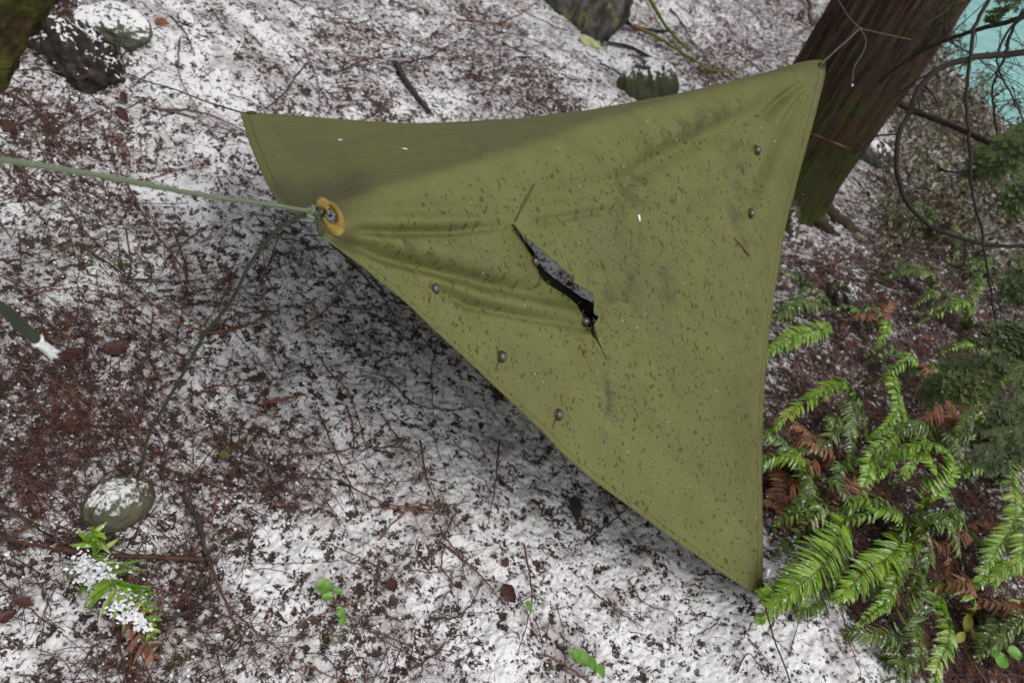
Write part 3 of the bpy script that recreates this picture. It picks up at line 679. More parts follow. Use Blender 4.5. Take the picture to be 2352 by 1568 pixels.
# things lying on the tarp
def on_bit(name, pts, wpx, mat, label, cat):
    P = [on_tarp(u, v, .0015)[0] for u, v in pts]; d = (P[0]-CAM)@f0; mm = MB(); mm.tube(catmull(P, 8) if len(P) > 2 else P, wpx/2/FPX*d, 5, True, .5); o = mm.build(name, M[mat], loc=P[0]); tag(o, label, cat)
on_bit('twig', [(1684, 546), (1700, 562), (1720, 588)], 5, 'twig', 'short dark twig stuck on the right part of the tarp', 'twig')
on_bit('leaf_flake', [(1335, 803), (1347, 807)], 9, 'rust', 'orange leaf flake on the tarp below the tear', 'leaf')
on_bit('needle', [(1287, 918), (1290, 905)], 3, 'rust', 'orange needle lying on the tarp just above the lowest stud', 'needle')
on_bit('snow_flake', [(922, 343), (934, 344)], 7, 'snow', 'larger white snow flake on the shaded back slope of the tarp', 'snow')
on_bit('snow_flake', [(778, 323), (786, 322)], 5, 'snow', 'smaller white snow flake on the back slope nearer the left tarp corner', 'snow')
on_bit('snow_flake', [(1466, 493), (1468, 508)], 8, 'snow', 'melting snow flake in the green stain of the tarp', 'snow')

# ------------------------------------------------------------------ cords
def cord(name, pts, rad, mat, label, parent=None, sides=8, n=60, flat=1.0, smooth=True):
    P = catmull(pts, n); mm = MB(); rad = rad if not np.isscalar(rad) else np.full(n, rad)
    rad = np.interp(np.linspace(0, 1, n), np.linspace(0, 1, len(rad)), rad)
    P = P+np.random.default_rng(len(pts)+n).normal(0, .0003, P.shape)
    mm.tube(P, rad, sides, True, flat); return mm, P
kd = dA
line = thing('guy_line', PD(719, 486, dA), 'light green braided guy line running taut from the grommet knot to the left edge', 'rope')
P0, P1 = PD(716, 486, dA-.004), PD(0, 366, .70)
ext = P1+(P1-P0)*.35
mm, _ = cord('', [P0, P0*.75+P1*.25, P0*.5+P1*.5+np.array([0, 0, -.003]), P0*.25+P1*.75, P1, ext], .0033, None, '', n=70); mm.build('taut_line', M['cord'], line)
kn = MB(); kc = PD(716, 487, dA-.012); A_, B_, C_ = RT, UP, -f0
def ring3(c, r1, r2, ax, ay, off=0): return [c+r1*cos(t)*ax+r2*sin(t)*ay+C_*off*sin(2*t) for t in np.linspace(0, 2*pi, 16)]
kn.tube(ring3(kc, .006, .009, A_, B_, .004), .0034, 7); kn.tube(ring3(kc+A_*.002, .008, .006, (A_+B_)/1.41, C_, .003), .0033, 7); kn.tube(ring3(kc-A_*.003-B_*.002, .004, .009, A_, (B_+C_)/1.41, .002), .0033, 7)
kn.build('knot', M['cord'], line)
lp = MB()
L1 = catmull([kc+A_*.006+B_*.004, PD(731, 478, dA-.022), PD(741, 479, dA-.018), PD(747, 486, dA+.006), PD(740, 496, dA+.02)], 24); lp.tube(L1, .0032, 7)
L2 = catmull([kc+A_*.004-B_*.004, PD(731, 500, dA-.010), PD(732, 522, dA-.004), PD(738, 541, dA+.004), PD(744, 528, dA+.02)], 24); lp.tube(L2, .0032, 7)
lp.build('loop', M['cordd'], line)
gB = G(310, 1106, .0)
tailpts = [(712, 489, dA-.01), (690, 497, dA-.01), (655, 514, dA), (620, 545, dA+.02), (590, 583, dA+.05), (566, 622, dA+.08), (547, 662, dA+.12)]
T3 = [PD(*p) for p in tailpts]; dend = (gB-CAM)@f0; d0_ = dA+.12
rest = [(528, 695), (505, 725), (473, 762), (452, 800), (430, 838), (412, 873), (395, 902), (374, 938), (352, 975), (338, 1010), (331, 1045), (322, 1078), (310, 1106)]
for k, (u, v) in enumerate(rest): T3.append(PD(u, v, d0_+(dend-d0_)*((k+1)/len(rest))**.9))
mm, _ = cord('', T3, .0034, None, '', n=150); mm.build('slack_tail', M['cordd'], line)
# loose cord end, lower left, hanging close to the lens
fe = thing('loose_cord', PD(80, 776, .95), 'dark green cord hanging at the left edge with a frayed white end', 'cord')
mm, _ = cord('', [PD(-330, 560, .62), PD(-160, 640, .7), PD(0, 706, .8), PD(45, 745, .86), PD(82, 778, .9)], .0062, None, '', n=40); mm.build('sheath', M['cordd'], fe)
mm = MB()
for k in range(16):
    a = random.uniform(0, 2*pi); q = random.uniform(0, .0055); e = PD(82, 778, .9)+q*(cos(a)*RT+sin(a)*UP)
    tu, tv = random.uniform(118, 142), random.uniform(800, 826); mm.tube(catmull([e, PD(105+random.uniform(-5, 5), 798+random.uniform(-6, 6), .92), PD(tu, tv, .94)], 8), [.0036, .0034, .0032, .003, .003, .0028, .0024, .0014], 6)
mm.build('frayed_end', M['fray'], fe)

# guy line at the top left corner B
bl = thing('thin_guy_line', PD(553, 258, dB), 'thin dark cord from the far left tarp corner to a peg in the snow', 'rope')
mm, _ = cord('', [PD(560, 260, dB), G(480, 236, .22), G(402, 206, .12), G(344, 189, .06), G(288, 169, .015)], .0026, None, '', n=40); mm.build('taut_line', M['cordd'], bl)
mm, _ = cord('', [G(288, 168, .02), G(282, 140, .02), G(276, 112, .05), G(290, 60, .05), G(262, 10, .03), G(240, -30, .03)], .0030, None, '', n=40); mm.build('slack_tail', M['cordd'], bl)
mm, _ = cord('', [G(288, 168, .02), G(240, 164, .012), G(170, 168, .02), G(90, 160, .02), G(29, 163, .02)], .0028, None, '', n=40); mm.build('peg_loop', M['cordd'], bl)
# D corner line
dl_ = thing('corner_cord', PD(1752, 1365, dD), 'thin dark green cord from the low right tarp corner down over the snow', 'rope')
mm, _ = cord('', [PD(1747, 1345, dD-.008), PD(1752, 1368, dD-.015), G(1765, 1420, .08), G(1783, 1480, .09), G(1803, 1530, .05), G(1822, 1590, .03), G(1840, 1660, .0)], .0021, None, '', n=50); mm.build('taut_line', M['cordd'], dl_)
mm = MB(); mm.tube(ring3(PD(1751, 1368, dD-.02), .008, .006, A_, B_, .004), .0026, 6); mm.tube(ring3(PD(1748, 1362, dD-.012), .005, .009, A_, B_, .004), .0026, 6); mm.build('knot', M['cordd'], dl_)
mm, _ = cord('', [PD(1753, 1366, dD-.018), PD(1760, 1345, dD-.03), PD(1762, 1328, dD-.03)], .0018, None, '', n=12); mm.build('short_tail', M['cordg'], dl_)
mm = MB(); mm.tube([PD(1761, 1328, dD-.03), PD(1763, 1318, dD-.03), PD(1766, 1305, dD-.03)], [.002, .004, .0055], 6); mm.build('frayed_end', M['fray'], dl_)

# ------------------------------------------------------------------ trees
def trunk_mesh(path, rads, nseg, nring, seed, ridge=.10, uvr=1.0, knob=0.0):
    P = catmull(path, nring); rr = np.interp(np.linspace(0, 1, nring), np.linspace(0, 1, len(rads)), rads)
    T = np.gradient(P, axis=0); T /= np.linalg.norm(T, axis=1)[:, None]
    N_ = np.cross(T[0], [0, 1.0, 0]); N_ /= np.linalg.norm(N_); V = []; UVl = []; H = []
    Ls = np.append(0, np.cumsum(np.linalg.norm(np.diff(P, axis=0), axis=1)))
    a = np.arange(nseg+1)*2*pi/nseg
    for i in range(nring):
        N_ = N_-T[i]*(N_@T[i]); N_ /= np.linalg.norm(N_); B = np.cross(T[i], N_)
        cx, cy = np.cos(a)*3, np.sin(a)*3
        rd = 1+ridge*(fbm(cx*2.2+50, cy*2.2+Ls[i]*.5+50, seed, 3)-.5)*1.6+ridge*.9*(fbm(cx*7+80, cy*7+Ls[i]*1.2+80, seed+5, 3, .7)-.5)
        if knob: rd = rd+knob*(fbm(cx*1.5+20+Ls[i]*9, cy*1.5+Ls[i]*14, seed+9, 4)-.5)
        rad = rr[i]*rd; rad[-1] = rad[0]
        V.append(P[i]+rad[:, None]*(np.cos(a)[:, None]*N_+np.sin(a)[:, None]*B))
        for q in range(nseg+1): UVl.append((a[q]/(2*pi)*uvr, Ls[i]))
        H += [Ls[i]]*(nseg+1)
    V = np.concatenate(V); F = [(i*(nseg+1)+j, i*(nseg+1)+j+1, (i+1)*(nseg+1)+j+1, (i+1)*(nseg+1)+j) for i in range(nring-1) for j in range(nseg)]
    return V, F, UVl, H
def build_trunk(name, parent, mat, *a, **k):
    V, F, UVl, H = trunk_mesh(*a, **k); me = bpy.data.meshes.new(name); me.from_pydata((V-np.array(parent.location)).tolist(), [], F); me.update()
    me.polygons.foreach_set('use_smooth', [True]*len(me.polygons)); uvl = me.uv_layers.new(name='UVMap')
    lv = np.zeros(len(me.loops), np.int32); me.loops.foreach_get('vertex_index', lv); uvl.data.foreach_set('uv', np.array(UVl, np.float32)[lv].ravel())
    at = me.attributes.new('hh', 'FLOAT', 'POINT'); at.data.foreach_set('value', np.array(H, np.float32))
    me.materials.append(mat); o = bpy.data.objects.new(name, me); COL.objects.link(o); o.parent = parent; return o
tb = G(1772, 452); td = (tb-CAM)@f0; print('tree base', tb, 'depth', td)
def onplane(u, v, y): r = ray(u, v); return CAM+r*(y/r[1])
ty = tb[1]; ttop = onplane(2062, 0, ty+.05)
dirn = (ttop-tb); wr = 108/FPX*td
cedar = thing('cedar_tree', tb, 'large leaning cedar tree with shaggy red brown bark behind the tarp', 'tree')
pth = [tb-dirn*.22, tb+dirn*.05, tb+dirn*.3, tb+dirn, tb+dirn*2.2, tb+dirn*4]
build_trunk('trunk', cedar, M['bark'], pth, [wr*1.6, wr*1.12, wr*1.0, wr*1.0, wr*.95, wr*.85], 220, 200, 4, .17, 2*pi*wr)
rg = np.random.default_rng(12)
for k in range(6):
    a = -2.6+k*.62+rg.normal(0, .1); dv = np.array([cos(a), sin(a), 0]); b0 = tb-dirn*.02+dv*wr*.75; L_ = rg.uniform(.22, .42)
    P = [b0+np.array([0, 0, .13]), b0+dv*L_*.30+np.array([0, 0, .04]), b0+dv*L_*.7+np.array([0, 0, .0]), b0+dv*L_*1.25+np.array([0, 0, -.06])]
    for q in P[1:]: q[2] += gz1(q[0], q[1])-tb[2]
    mm = MB(); mm.tube(catmull(P, 16), np.linspace(wr*.26, wr*.05, 16)*(1+.12*rg.normal(0, 1, 16)), 12); mm.build('root', M['root'], cedar)
# knot of cord in front of the trunk
def tdp(u, v): return float((onplane(u, v, ty)-CAM)@f0)
dC2 = tdp(1975, 66)-wr*1.25; td = tdp(1920, 320)
cl = thing('tree_line', PD(1975, 66, dC2), 'grey green cord tying the far right tarp corner round the cedar', 'rope')
mm, _ = cord('', [PD(1884, 152, dC-.01), PD(1896, 138, dC-.01), PD(1975, 66, dC2)], .0030, None, '', n=20); mm.build('taut_line', M['cordg'], cl)
mm, _ = cord('', [PD(1975, 66, dC2), PD(1950, 40, dC2+.02), PD(1925, 0, dC2+.1), PD(1900, -40, dC2+.25)], .0022, None, '', n=20)
mm2, _ = cord('', [PD(1975, 66, dC2), PD(2020, 76, dC2), PD(2075, 88, dC2+.06), PD(2112, 94, dC2+.16)], .0022, None, '', n=20)
mm.f += [tuple(i+mm.n for i in f) for f in mm2.f]; mm.v += mm2.v; mm.build('trunk_loop', M['cordg'], cl)
mm, _ = cord('', [PD(1978, 68, dC2-.01), PD(1989, 95, dC2-.01), PD(1980, 125, dC2-.01), PD(1962, 155, dC2-.01), PD(1958, 188, dC2-.01)], .0022, None, '', n=30); mm.build('slack_tail', M['cordg'], cl)
mm = MB(); uvsphere(mm, PD(1958, 196, dC2-.01), .004, .006, .004, RT, UP, -f0); mm.build('frayed_end', M['fray'], cl)
mm = MB(); uvsphere(mm, PD(1976, 67, dC2-.008), .007, .008, .006, RT, UP, -f0); mm.build('knot', M['cordg'], cl)
# small broken twig on the trunk
mm = MB(); mm.tube([PD(1853, 307, td-wr*.5), PD(1880, 312, td-wr*1.25), PD(1920, 330, td-wr*1.1), PD(1950, 342, td-wr*.7)], [.003, .006, .005, .003], 6); t_ = mm.build('dead_twig', M['redtwig'], cedar)
mm = MB(); mm.tube([PD(2010, 225, td-wr*.6), PD(2040, 196, td-wr*.5), PD(2052, 222, td-.2), PD(2075, 243, td-.2), PD(2101, 255, td-.2), PD(2204, 296, td-.35), PD(2290, 337, td-.5), PD(2352, 368, td-.6), PD(2420, 400, td-.7)], [.02, .02, .016, .015, .014, .013, .012, .011, .010], 8); mm.build('branch', M['branch'], cedar)

# mossy leaning trunk, top left, close by
ld = .95
lt = thing('mossy_tree', G(-420, 900), 'mossy leaning tree trunk at the top left corner close by', 'tree')
axis = [PD(-600, 830, ld+.35), PD(-405, 450, ld+.12), PD(-248, 140, ld), PD(-128, -110, ld-.05), PD(60, -530, ld-.15)]
build_trunk('trunk', lt, M['moss'], axis, [.12, .105, .10, .10, .095], 90, 120, 12, .22, .5, knob=.35)

# ------------------------------------------------------------------ rocks
def blob(mb, c, rx, ry, rz, seed, rough=.25, n=40, m=26, rot=0.0, fine=0.0):
    V = []; F = []; rg = np.random.default_rng(seed); o = rg.uniform(0, 50, 3)
    th = np.arange(n)*2*pi/n
    for i in range(m+1):
        ph = pi*i/m; x = np.sin(ph)*np.cos(th); y = np.sin(ph)*np.sin(th); z = np.full(n, np.cos(ph))
        nn = 1+rough*2*(fbm((x+o[0])*1.3+z*.9, (y+o[1])*1.3-z*.7, seed, 3)-.5)+rough*.3*(fbm((x+o[0])*6+z*4, (y+o[1])*6-z*3, seed+3, 3)-.5)
        if fine: nn = nn+fine*(fbm((x+o[0])*9+z*7, (y+o[1])*9-z*8, seed+7, 4, .65)-.5)
        px, py, pz = x*rx*nn, y*ry*nn, z*rz*nn
        V.append(np.stack([c[0]+px*cos(rot)-py*sin(rot), c[1]+px*sin(rot)+py*cos(rot), c[2]+pz], 1))
    V = np.concatenate(V)
    for i in range(m):
        for j in range(n): F.append((i*n+j, (i+1)*n+j, (i+1)*n+(j+1) % n, i*n+(j+1) % n))
    mb.add(V, F)
def rock(name, uv, rx, ry, rz, mat, label, cat='rock', seed=1, rot=0, rough=.22, sink=.3, lift=0, fine=.14):
    p = G(*uv); mm = MB(); blob(mm, p+np.array([0, 0, rz*(1-sink)-rz*.4+lift]), rx, ry, rz, seed, rough, 90, 60, rot=rot, fine=fine)
    o = mm.build(name, M[mat], loc=p); return tag(o, label, cat)
rock('rock', (1478, 228), .15, .13, .17, 'rock', 'mossy green rock capped with patchy snow behind the tarp top edge', seed=3, rot=.3, fine=.12)
rock('rock', (272, 1165), .062, .08, .042, 'rock2', 'flat olive grey rock in the snow where the slack green cord ends', seed=11, rot=-.5, rough=.14, sink=.2)
rock('rock', (1997, 362), .13, .10, .09, 'rock3', 'round smooth stone beside the cedar, half dark and half snowy', seed=6, rough=.1)
rock('rotten_stump', (175, 140), .19, .11, .12, 'stump', 'dark rotten stump lump with snow on top near the upper left', 'stump', seed=8, rough=.55, sink=.6, fine=.5)
rock('rock', (262, 60), .13, .12, .07, 'rock4', 'grey rock under thin snow above the rotten stump', seed=16, rough=.3, sink=.55)
rock('moss_clump', (428, 45), .06, .03, .016, 'rock', 'small olive moss clump showing through clean snow near the upper left', 'moss', seed=18, rot=-.8)
rock('rock', (1945, 690), .10, .08, .06, 'root', 'dark brown boulder half buried in litter right of the tarp', seed=23, rough=.25, sink=.55)
mb = MB(); c = G(1355, 102); blob(mb, c+np.array([0, 0, .01]), .07, .05, .02, 33, .5); o = mb.build('lichen_clump', mat_leaf('lichen', (.35, .38, .14), (.55, .58, .34), .0, .9), loc=c); tag(o, 'pale yellow green lichen clump beside the dark pack', 'lichen')

# ------------------------------------------------------------------ pack at the top
pk = thing('pack', G(1380, 40), 'dark grey green pack with lime lines and black straps at the top edge', 'bag')
def pack():
    # outline of the end that shows, laid on the ground and raised to a soft padded body
    foot = [(1225, -40), (1262, 12), (1300, 42), (1340, 72), (1374, 97), (1388, 96), (1405, 76), (1425, 52), (1438, 34), (1443, 0), (1440, -60), (1400, -120), (1290, -120)]
    C0 = np.array([G(u, v) for u, v in foot]); ctr = C0.mean(0); n = 150
    P = catmull(np.vstack([C0, C0[:1]]), n+1)[:-1]
    V = []; F = []; lev = [(1.0, 0), (1.03, .04), (1.0, .09), (.95, .14), (.86, .175), (.7, .195), (.45, .20), (.15, .205)]
    lev = np.array(lev); lk = np.linspace(0, len(lev)-1, 42); lev = list(zip(np.interp(lk, range(len(lev)), lev[:, 0]), np.interp(lk, range(len(lev)), lev[:, 1])))
    for s_, h in lev:
        for k, p in enumerate(P):
            q = ctr+(p-ctr)*s_; qx, qy = (ctr+(p-ctr)*s_)[:2]; nn_ = float(fbm(np.array(qx*9+h*6), np.array(qy*9-h*6), 77, 3)); wob = .05*(.5-abs(nn_-.5)*4)+.02*sin(qx*40+qy*25)
            # raised parts recede from the traced foot so the visible outline stays
            q = q+np.array([0, 0, h*.9+wob*min(1, h*12)-.02])+(p-ctr)/np.linalg.norm(p-ctr)*wob*.35*min(1, h*12); V.append(q)
    m = len(lev)
    for i in range(m-1):
        for j in range(n): F.append((i*n+j, i*n+(j+1) % n, (i+1)*n+(j+1) % n, (i+1)*n+j))
    F.append(tuple((m-1)*n+j for j in range(n)))
    mb = MB(); mb.add(V, F); o = mb.build('pack_body', M['pack'], pk)
    mb = MB()
    mb.tube(catmull([G(1436, 40, .10), G(1448, 55, .04), G(1480, 66, .015), G(1510, 70, .01), G(1540, 72, .0)], 20), .022, 6, True, .25); mb.build('strap', M['strap'], pk)
    mb = MB(); mb.tube(catmull([G(1388, 88, .06), G(1400, 98, .02), G(1440, 105, .012), G(1470, 118, .01), G(1500, 135, .0)], 20), .022, 6, True, .25); mb.build('strap', M['strap'], pk)
    mb = MB(); mb.tube(catmull([G(1444, 10, .14), G(1441, 38, .12), G(1425, 60, .10), G(1400, 82, .09), G(1392, 95, .05)], 24), .014, 6, True, .5); mb.build('strap', M['strap'], pk)
pack()

# ------------------------------------------------------------------ ferns
def frond(path, W_, parent, mat='fernA', n=44, seed=0, roll=0.0, dens=1.0, droop=.25, kidname='frond'):
    rg = np.random.default_rng(seed); P = catmull(path, n); w_ = rg.normal(0, .006, (4, 3)); P = P+sum(w_[q][None]*np.sin(np.linspace(0, 1, n)*(q+1)*pi)[:, None] for q in range(4)); T = np.gradient(P, axis=0); T /= np.linalg.norm(T, axis=1)[:, None]
    L = np.linalg.norm(np.diff(P, axis=0), axis=1).sum(); npair = max(8, int(L/.0105*dens))
    mb = MB(); rib = MB(); rib.tube(P, np.linspace(.0018, .0006, n), 4)
    for k in range(npair):
        t = (k+.5)/npair; i = min(int(t*(n-1)), n-2); fr_ = t*(n-1)-i; p = P[i]*(1-fr_)+P[i+1]*fr_; tt = T[i]
        up = np.array([0, 0, 1.0]); s = np.cross(tt, up); s /= np.linalg.norm(s)+1e-9; nrm = np.cross(s, tt)
        s, nrm = s*cos(roll)+nrm*sin(roll), nrm*cos(roll)-s*sin(roll)
        ln = W_*(min(1, (t+.10)/.28)**.7)*(1-t**2.6)**.85+.004
        for sg in (-1, 1):
            if rg.random() < .045: continue
            l = ln*rg.uniform(.70, 1.08)*(1 if rg.random() > .06 else .45)*1.12; ang = rg.normal(.34, .13)+t*.35; d = s*sg*cos(ang)+tt*sin(ang); wd = .0054*min(1, l/.03+.3)*rg.uniform(.85, 1.15)
            across = np.cross(nrm, d); dr = droop*rg.uniform(.2, 2.0); q = rg.normal(0, .30); across = across*cos(q)+nrm*sin(q)
            V = []; base = p+s*sg*.001
            for a, w in ((0, .55), (.18, 1.0), (.5, .9), (.8, .55), (1.0, .05)):
                c = base+d*l*a-nrm*(l*dr*a*a)+tt*l*.12*a*a; w2 = wd*w
                V += [c+across*w2+nrm*w2*.35, c, c-across*w2+nrm*w2*.35]
            F = []
            for q_ in range(4):
                b = q_*3; F += [(b, b+1, b+4, b+3), (b+1, b+2, b+5, b+4)]
            mb.add(V, F)
    o = mb.build(kidname, M[mat], parent); r_ = rib.build('midrib', M['rachis'], o); r_.location = (0, 0, 0)
    return o
def FP(pts): return [G(u, v, z) for u, v, z in pts]
def fern(base, label, group=None):
    return thing('sword_fern', G(*base), label, 'fern', group)
gF = 'sword ferns right of the tarp'
f1 = fern((1990, 990), 'bright green fern frond arching over to the tarp edge beside the litter', gF)
frond(FP([(1992, 1000, .02), (1975, 935, .12), (1955, 890, .18), (1920, 878, .20), (1860, 910, .17), (1800, 958, .12), (1738, 1022, .05)]), .048, f1, seed=1, roll=-.25)
frond(FP([(1995, 1005, .02), (1990, 950, .12), (1965, 910, .15), (1955, 960, .12), (1950, 1020, .08), (1945, 1090, .03)]), .044, f1, 'fernB', seed=2)
frond(FP([(1990, 1000, .02), (1930, 960, .10), (1860, 1010, .10), (1800, 1060, .05)]), .040, f1, 'fernB', seed=3)
f2 = fern((1940, 1190), 'large glossy bright green fern lying along the low right tarp corner', gF)
frond(FP([(1937, 1185, .04), (1928, 1222, .10), (1905, 1270, .13), (1868, 1325, .13), (1820, 1375, .11), (1735, 1432, .05)]), .064, f2, seed=4, roll=.15, droop=.15)
frond(FP([(1935, 1195, .03), (1890, 1255, .10), (1840, 1310, .10), (1790, 1352, .08), (1745, 1385, .05)]), .052, f2, seed=5, roll=.1)
frond(FP([(1940, 1190, .03), (1915, 1300, .07), (1880, 1370, .06), (1830, 1420, .03)]), .045, f2, 'fernB', seed=6)
f3 = fern((2105, 1235), 'dull green fern with a long frond reaching left over the snow mound', gF)
frond(FP([(2108, 1232, .05), (2065, 1262, .11), (2006, 1294, .13), (1960, 1340, .11), (1905, 1385, .08)]), .055, f3, seed=7, roll=-.1)
frond(FP([(2110, 1232, .05), (2040, 1300, .08), (1990, 1345, .08), (1930, 1410, .05)]), .055, f3, 'fernB', seed=8)
frond(FP([(2105, 1235, .05), (2088, 1275, .12), (2062, 1340, .12), (2033, 1386, .10), (1965, 1445, .04)]), .034, f3, seed=9)
f5 = fern((2110, 1175), 'tall fern with one bright frond arched like a hook right of the tarp', gF)
frond(FP([(2105, 1180, .03), (2150, 1140, .14), (2188, 1080, .21), (2180, 1030, .25), (2135, 1014, .26), (2075, 1035, .22), (2035, 1075, .16), (1990, 1130, .08)]), .040, f5, seed=10, roll=-.3)
frond(FP([(2110, 1175, .03), (2145, 1110, .14), (2135, 1060, .2), (2085, 1070, .17), (2040, 1110, .10)]), .04, f5, seed=11)
f6 = fern((2040, 840), 'narrow yellow green fern frond curving down between the two arched fronds', gF)
frond(FP([(2036, 835, .05), (2055, 880, .10), (2060, 925, .12), (2035, 980, .12), (1998, 1012, .08)]), .030, f6, seed=12)
frond(FP([(2058, 900, .05), (2060, 975, .10), (2005, 1030, .12), (1985, 1085, .12), (1940, 1155, .08), (1905, 1205, .04)]), .034, f6, seed=13)
f9 = fern((2345, 1060), 'pair of glossy fern fronds hanging at the right edge of the picture', gF)
frond(FP([(2340, 1060, .06), (2336, 1120, .14), (2330, 1180, .16), (2296, 1256, .13), (2245, 1310, .08), (2222, 1345, .04)]), .045, f9, seed=14)
frond(FP([(2400, 1120, .06), (2370, 1190, .15), (2345, 1265, .13), (2312, 1310, .10), (2292, 1365, .05)]), .040, f9, seed=15)
f11 = fern((2166, 1365), 'upright fern with fronds running down to the bottom edge', gF)
frond(FP([(2164, 1365, .05), (2170, 1420, .11), (2170, 1500, .10), (2150, 1560, .07), (2120, 1620, .03)]), .034, f11, seed=16)
frond(FP([(2112, 1400, .05), (2108, 1450, .09), (2098, 1510, .08), (2065, 1570, .04)]), .032, f11, 'fernB', seed=17)
f13 = fern((1905, 655), 'dark green fern half hidden behind the right tarp edge', gF)
frond(FP([(1900, 700, .06), (1860, 665, .12), (1820, 630, .12), (1770, 600, .06)]), .06, f13, 'fernB', seed=18)
frond(FP([(1905, 745, .05), (1860, 765, .10), (1810, 780, .10), (1745, 830, .05)]), .055, f13, seed=19, roll=.2)
frond(FP([(1905, 690, .06), (1850, 700, .12), (1800, 720, .10), (1750, 740, .05)]), .05, f13, 'fernB', seed=20)
fd = fern((1860, 1060), 'rusty orange dead fern collapsed against the tarp edge between the bright ferns', gF)
for k, pp in enumerate(([(1870, 1050, .02), (1830, 1070, .06), (1790, 1110, .05), (1755, 1160, .03)], [(1865, 1060, .02), (1820, 1110, .06), (1780, 1170, .03)], [(1880, 1050, .02), (1860, 1100, .06), (1820, 1160, .04), (1790, 1210, .02)], [(1860, 1040, .02), (1810, 1045, .05), (1760, 1080, .03)])):
    frond(FP(pp), .05, fd, 'fernC', seed=90+k, n=26)
fd = fern((2180, 900), 'rust brown dead fern drooping above the hooked bright frond', gF)
for k, pp in enumerate(([(2180, 900, .05), (2150, 930, .12), (2130, 985, .08), (2120, 1030, .05)], [(2185, 905, .05), (2190, 960, .10), (2170, 1010, .05)], [(2190, 900, .05), (2230, 950, .1), (2240, 1010, .05)], [(2050, 1330, .03), (2030, 1330, .05), (2100, 1400, .03)])):
    frond(FP(pp), .045, fd, 'fernC', seed=95+k, n=26)
# background ferns among them
bgf = [(2010, 760), (2080, 860), (2180, 900), (2260, 860), (2330, 880), (2110, 1010), (2240, 1010), (2290, 1110), (2060, 1230), (2180, 1230), (2010, 1190), (1870, 1180), (2240, 1420), (2330, 1440), (2040, 1500), (2120, 540), (2250, 640), (2330, 700), (2140, 700), (1900, 1080), (2210, 760), (1830, 1110)]
LB = ['small fern under the snowy patch nearest the brown boulder', 'fern just above the tip of the narrow curving frond', 'fern beside the dark conifer spray', 'fern showing below the conifer spray', 'fern at the right edge under the conifer spray',
      'fern between the two hooked bright fronds', 'fern right of the hooked frond', 'fern above the glossy right edge fronds', 'fern behind the dull long frond', 'fern left of the upright fern', 'fern between the large glossy fern and the hooked one',
      'fern touching the tarp edge above the large glossy fern', 'fern beside the yellow broad leaves', 'fern in the bottom right corner by the round leaves', 'fern at the bottom edge right of the snow mound', 'blurred fern under the thick arching branch',
      'blurred fern under the hanging thin branch', 'blurred fern at the right edge below the branches', 'blurred fern right of the brown boulder', 'fern below the first bright arching frond', 'fern left of the hanging thin branch tip', 'fern against the middle of the right tarp edge']
for k, (u, v) in enumerate(bgf):
    b = G(u, v); f = thing('sword_fern', b, 'dull low '+LB[k], 'fern', 'dull background ferns'); rg = np.random.default_rng(200+k)
    for q in range(rg.integers(4, 7)):
        a = rg.uniform(0, 2*pi) if q > 2 else rg.normal(3.9, .5)
        Lf = rg.uniform(.18, .34)*(1.2 if v < 800 else 1); dv = np.array([cos(a), sin(a), 0])
        pp = [b+np.array([0, 0, .01]), b+dv*Lf*.25+np.array([0, 0, Lf*.38]), b+dv*Lf*.6+np.array([0, 0, Lf*.42]), b+dv*Lf*.95+np.array([0, 0, .10*Lf])]
        frond(pp, rg.uniform(.028, .045), f, ['fernB', 'fernB', 'fernA', 'fernC', 'fernB'][rg.integers(5)], n=24, seed=300+k*9+q, dens=.8, droop=.4)
# snow covered fern lower left
fl_ = thing('snowy_fern', G(250, 1370), 'small green fern at the lower left half buried under clumps of snow', 'fern')
frond(FP([(240, 1268, .02), (222, 1250, .05), (212, 1230, .06), (207, 1205, .06)]), .034, fl_, seed=31, n=20)
frond(FP([(190, 1275, .03), (225, 1300, .07), (262, 1345, .08), (300, 1400, .07), (345, 1465, .04)]), .070, fl_, seed=32, n=30, dens=.8, roll=.1, droop=.2)
fr3 = frond(FP([(280, 1350, .02), (310, 1420, .05), (335, 1480, .04), (345, 1560, .02)]), .035, fl_, 'fernC', seed=33, n=20, dens=.5)
sm = MB(); rg = np.random.default_rng(5)
for k in range(620):
    t = rg.random(); u = np.interp(t, [0, .35, .7, 1], [185, 225, 275, 335]); v = np.interp(t, [0, .35, .7, 1], [1290, 1325, 1385, 1440]); w = 29*(.5+sin(pi*min(1, t+.1)))
    p = G(u+rg.normal(0, w*.62), v+rg.normal(0, w*.5), .055+.03*sin(pi*t)+rg.uniform(-.012, .012)); r = rg.uniform(.0012, .0034)
    blob(sm, p, r*1.9, r*1.2, r*.6, int(rg.integers(1e6)), .8, 8, 6, rg.uniform(0, 6))
so_ = sm.build('snow_cap', M['snow'], fl_); rm = so_.modifiers.new('joined', 'REMESH'); rm.mode = 'VOXEL'; rm.voxel_size = .0014; rm.use_smooth_shade = True

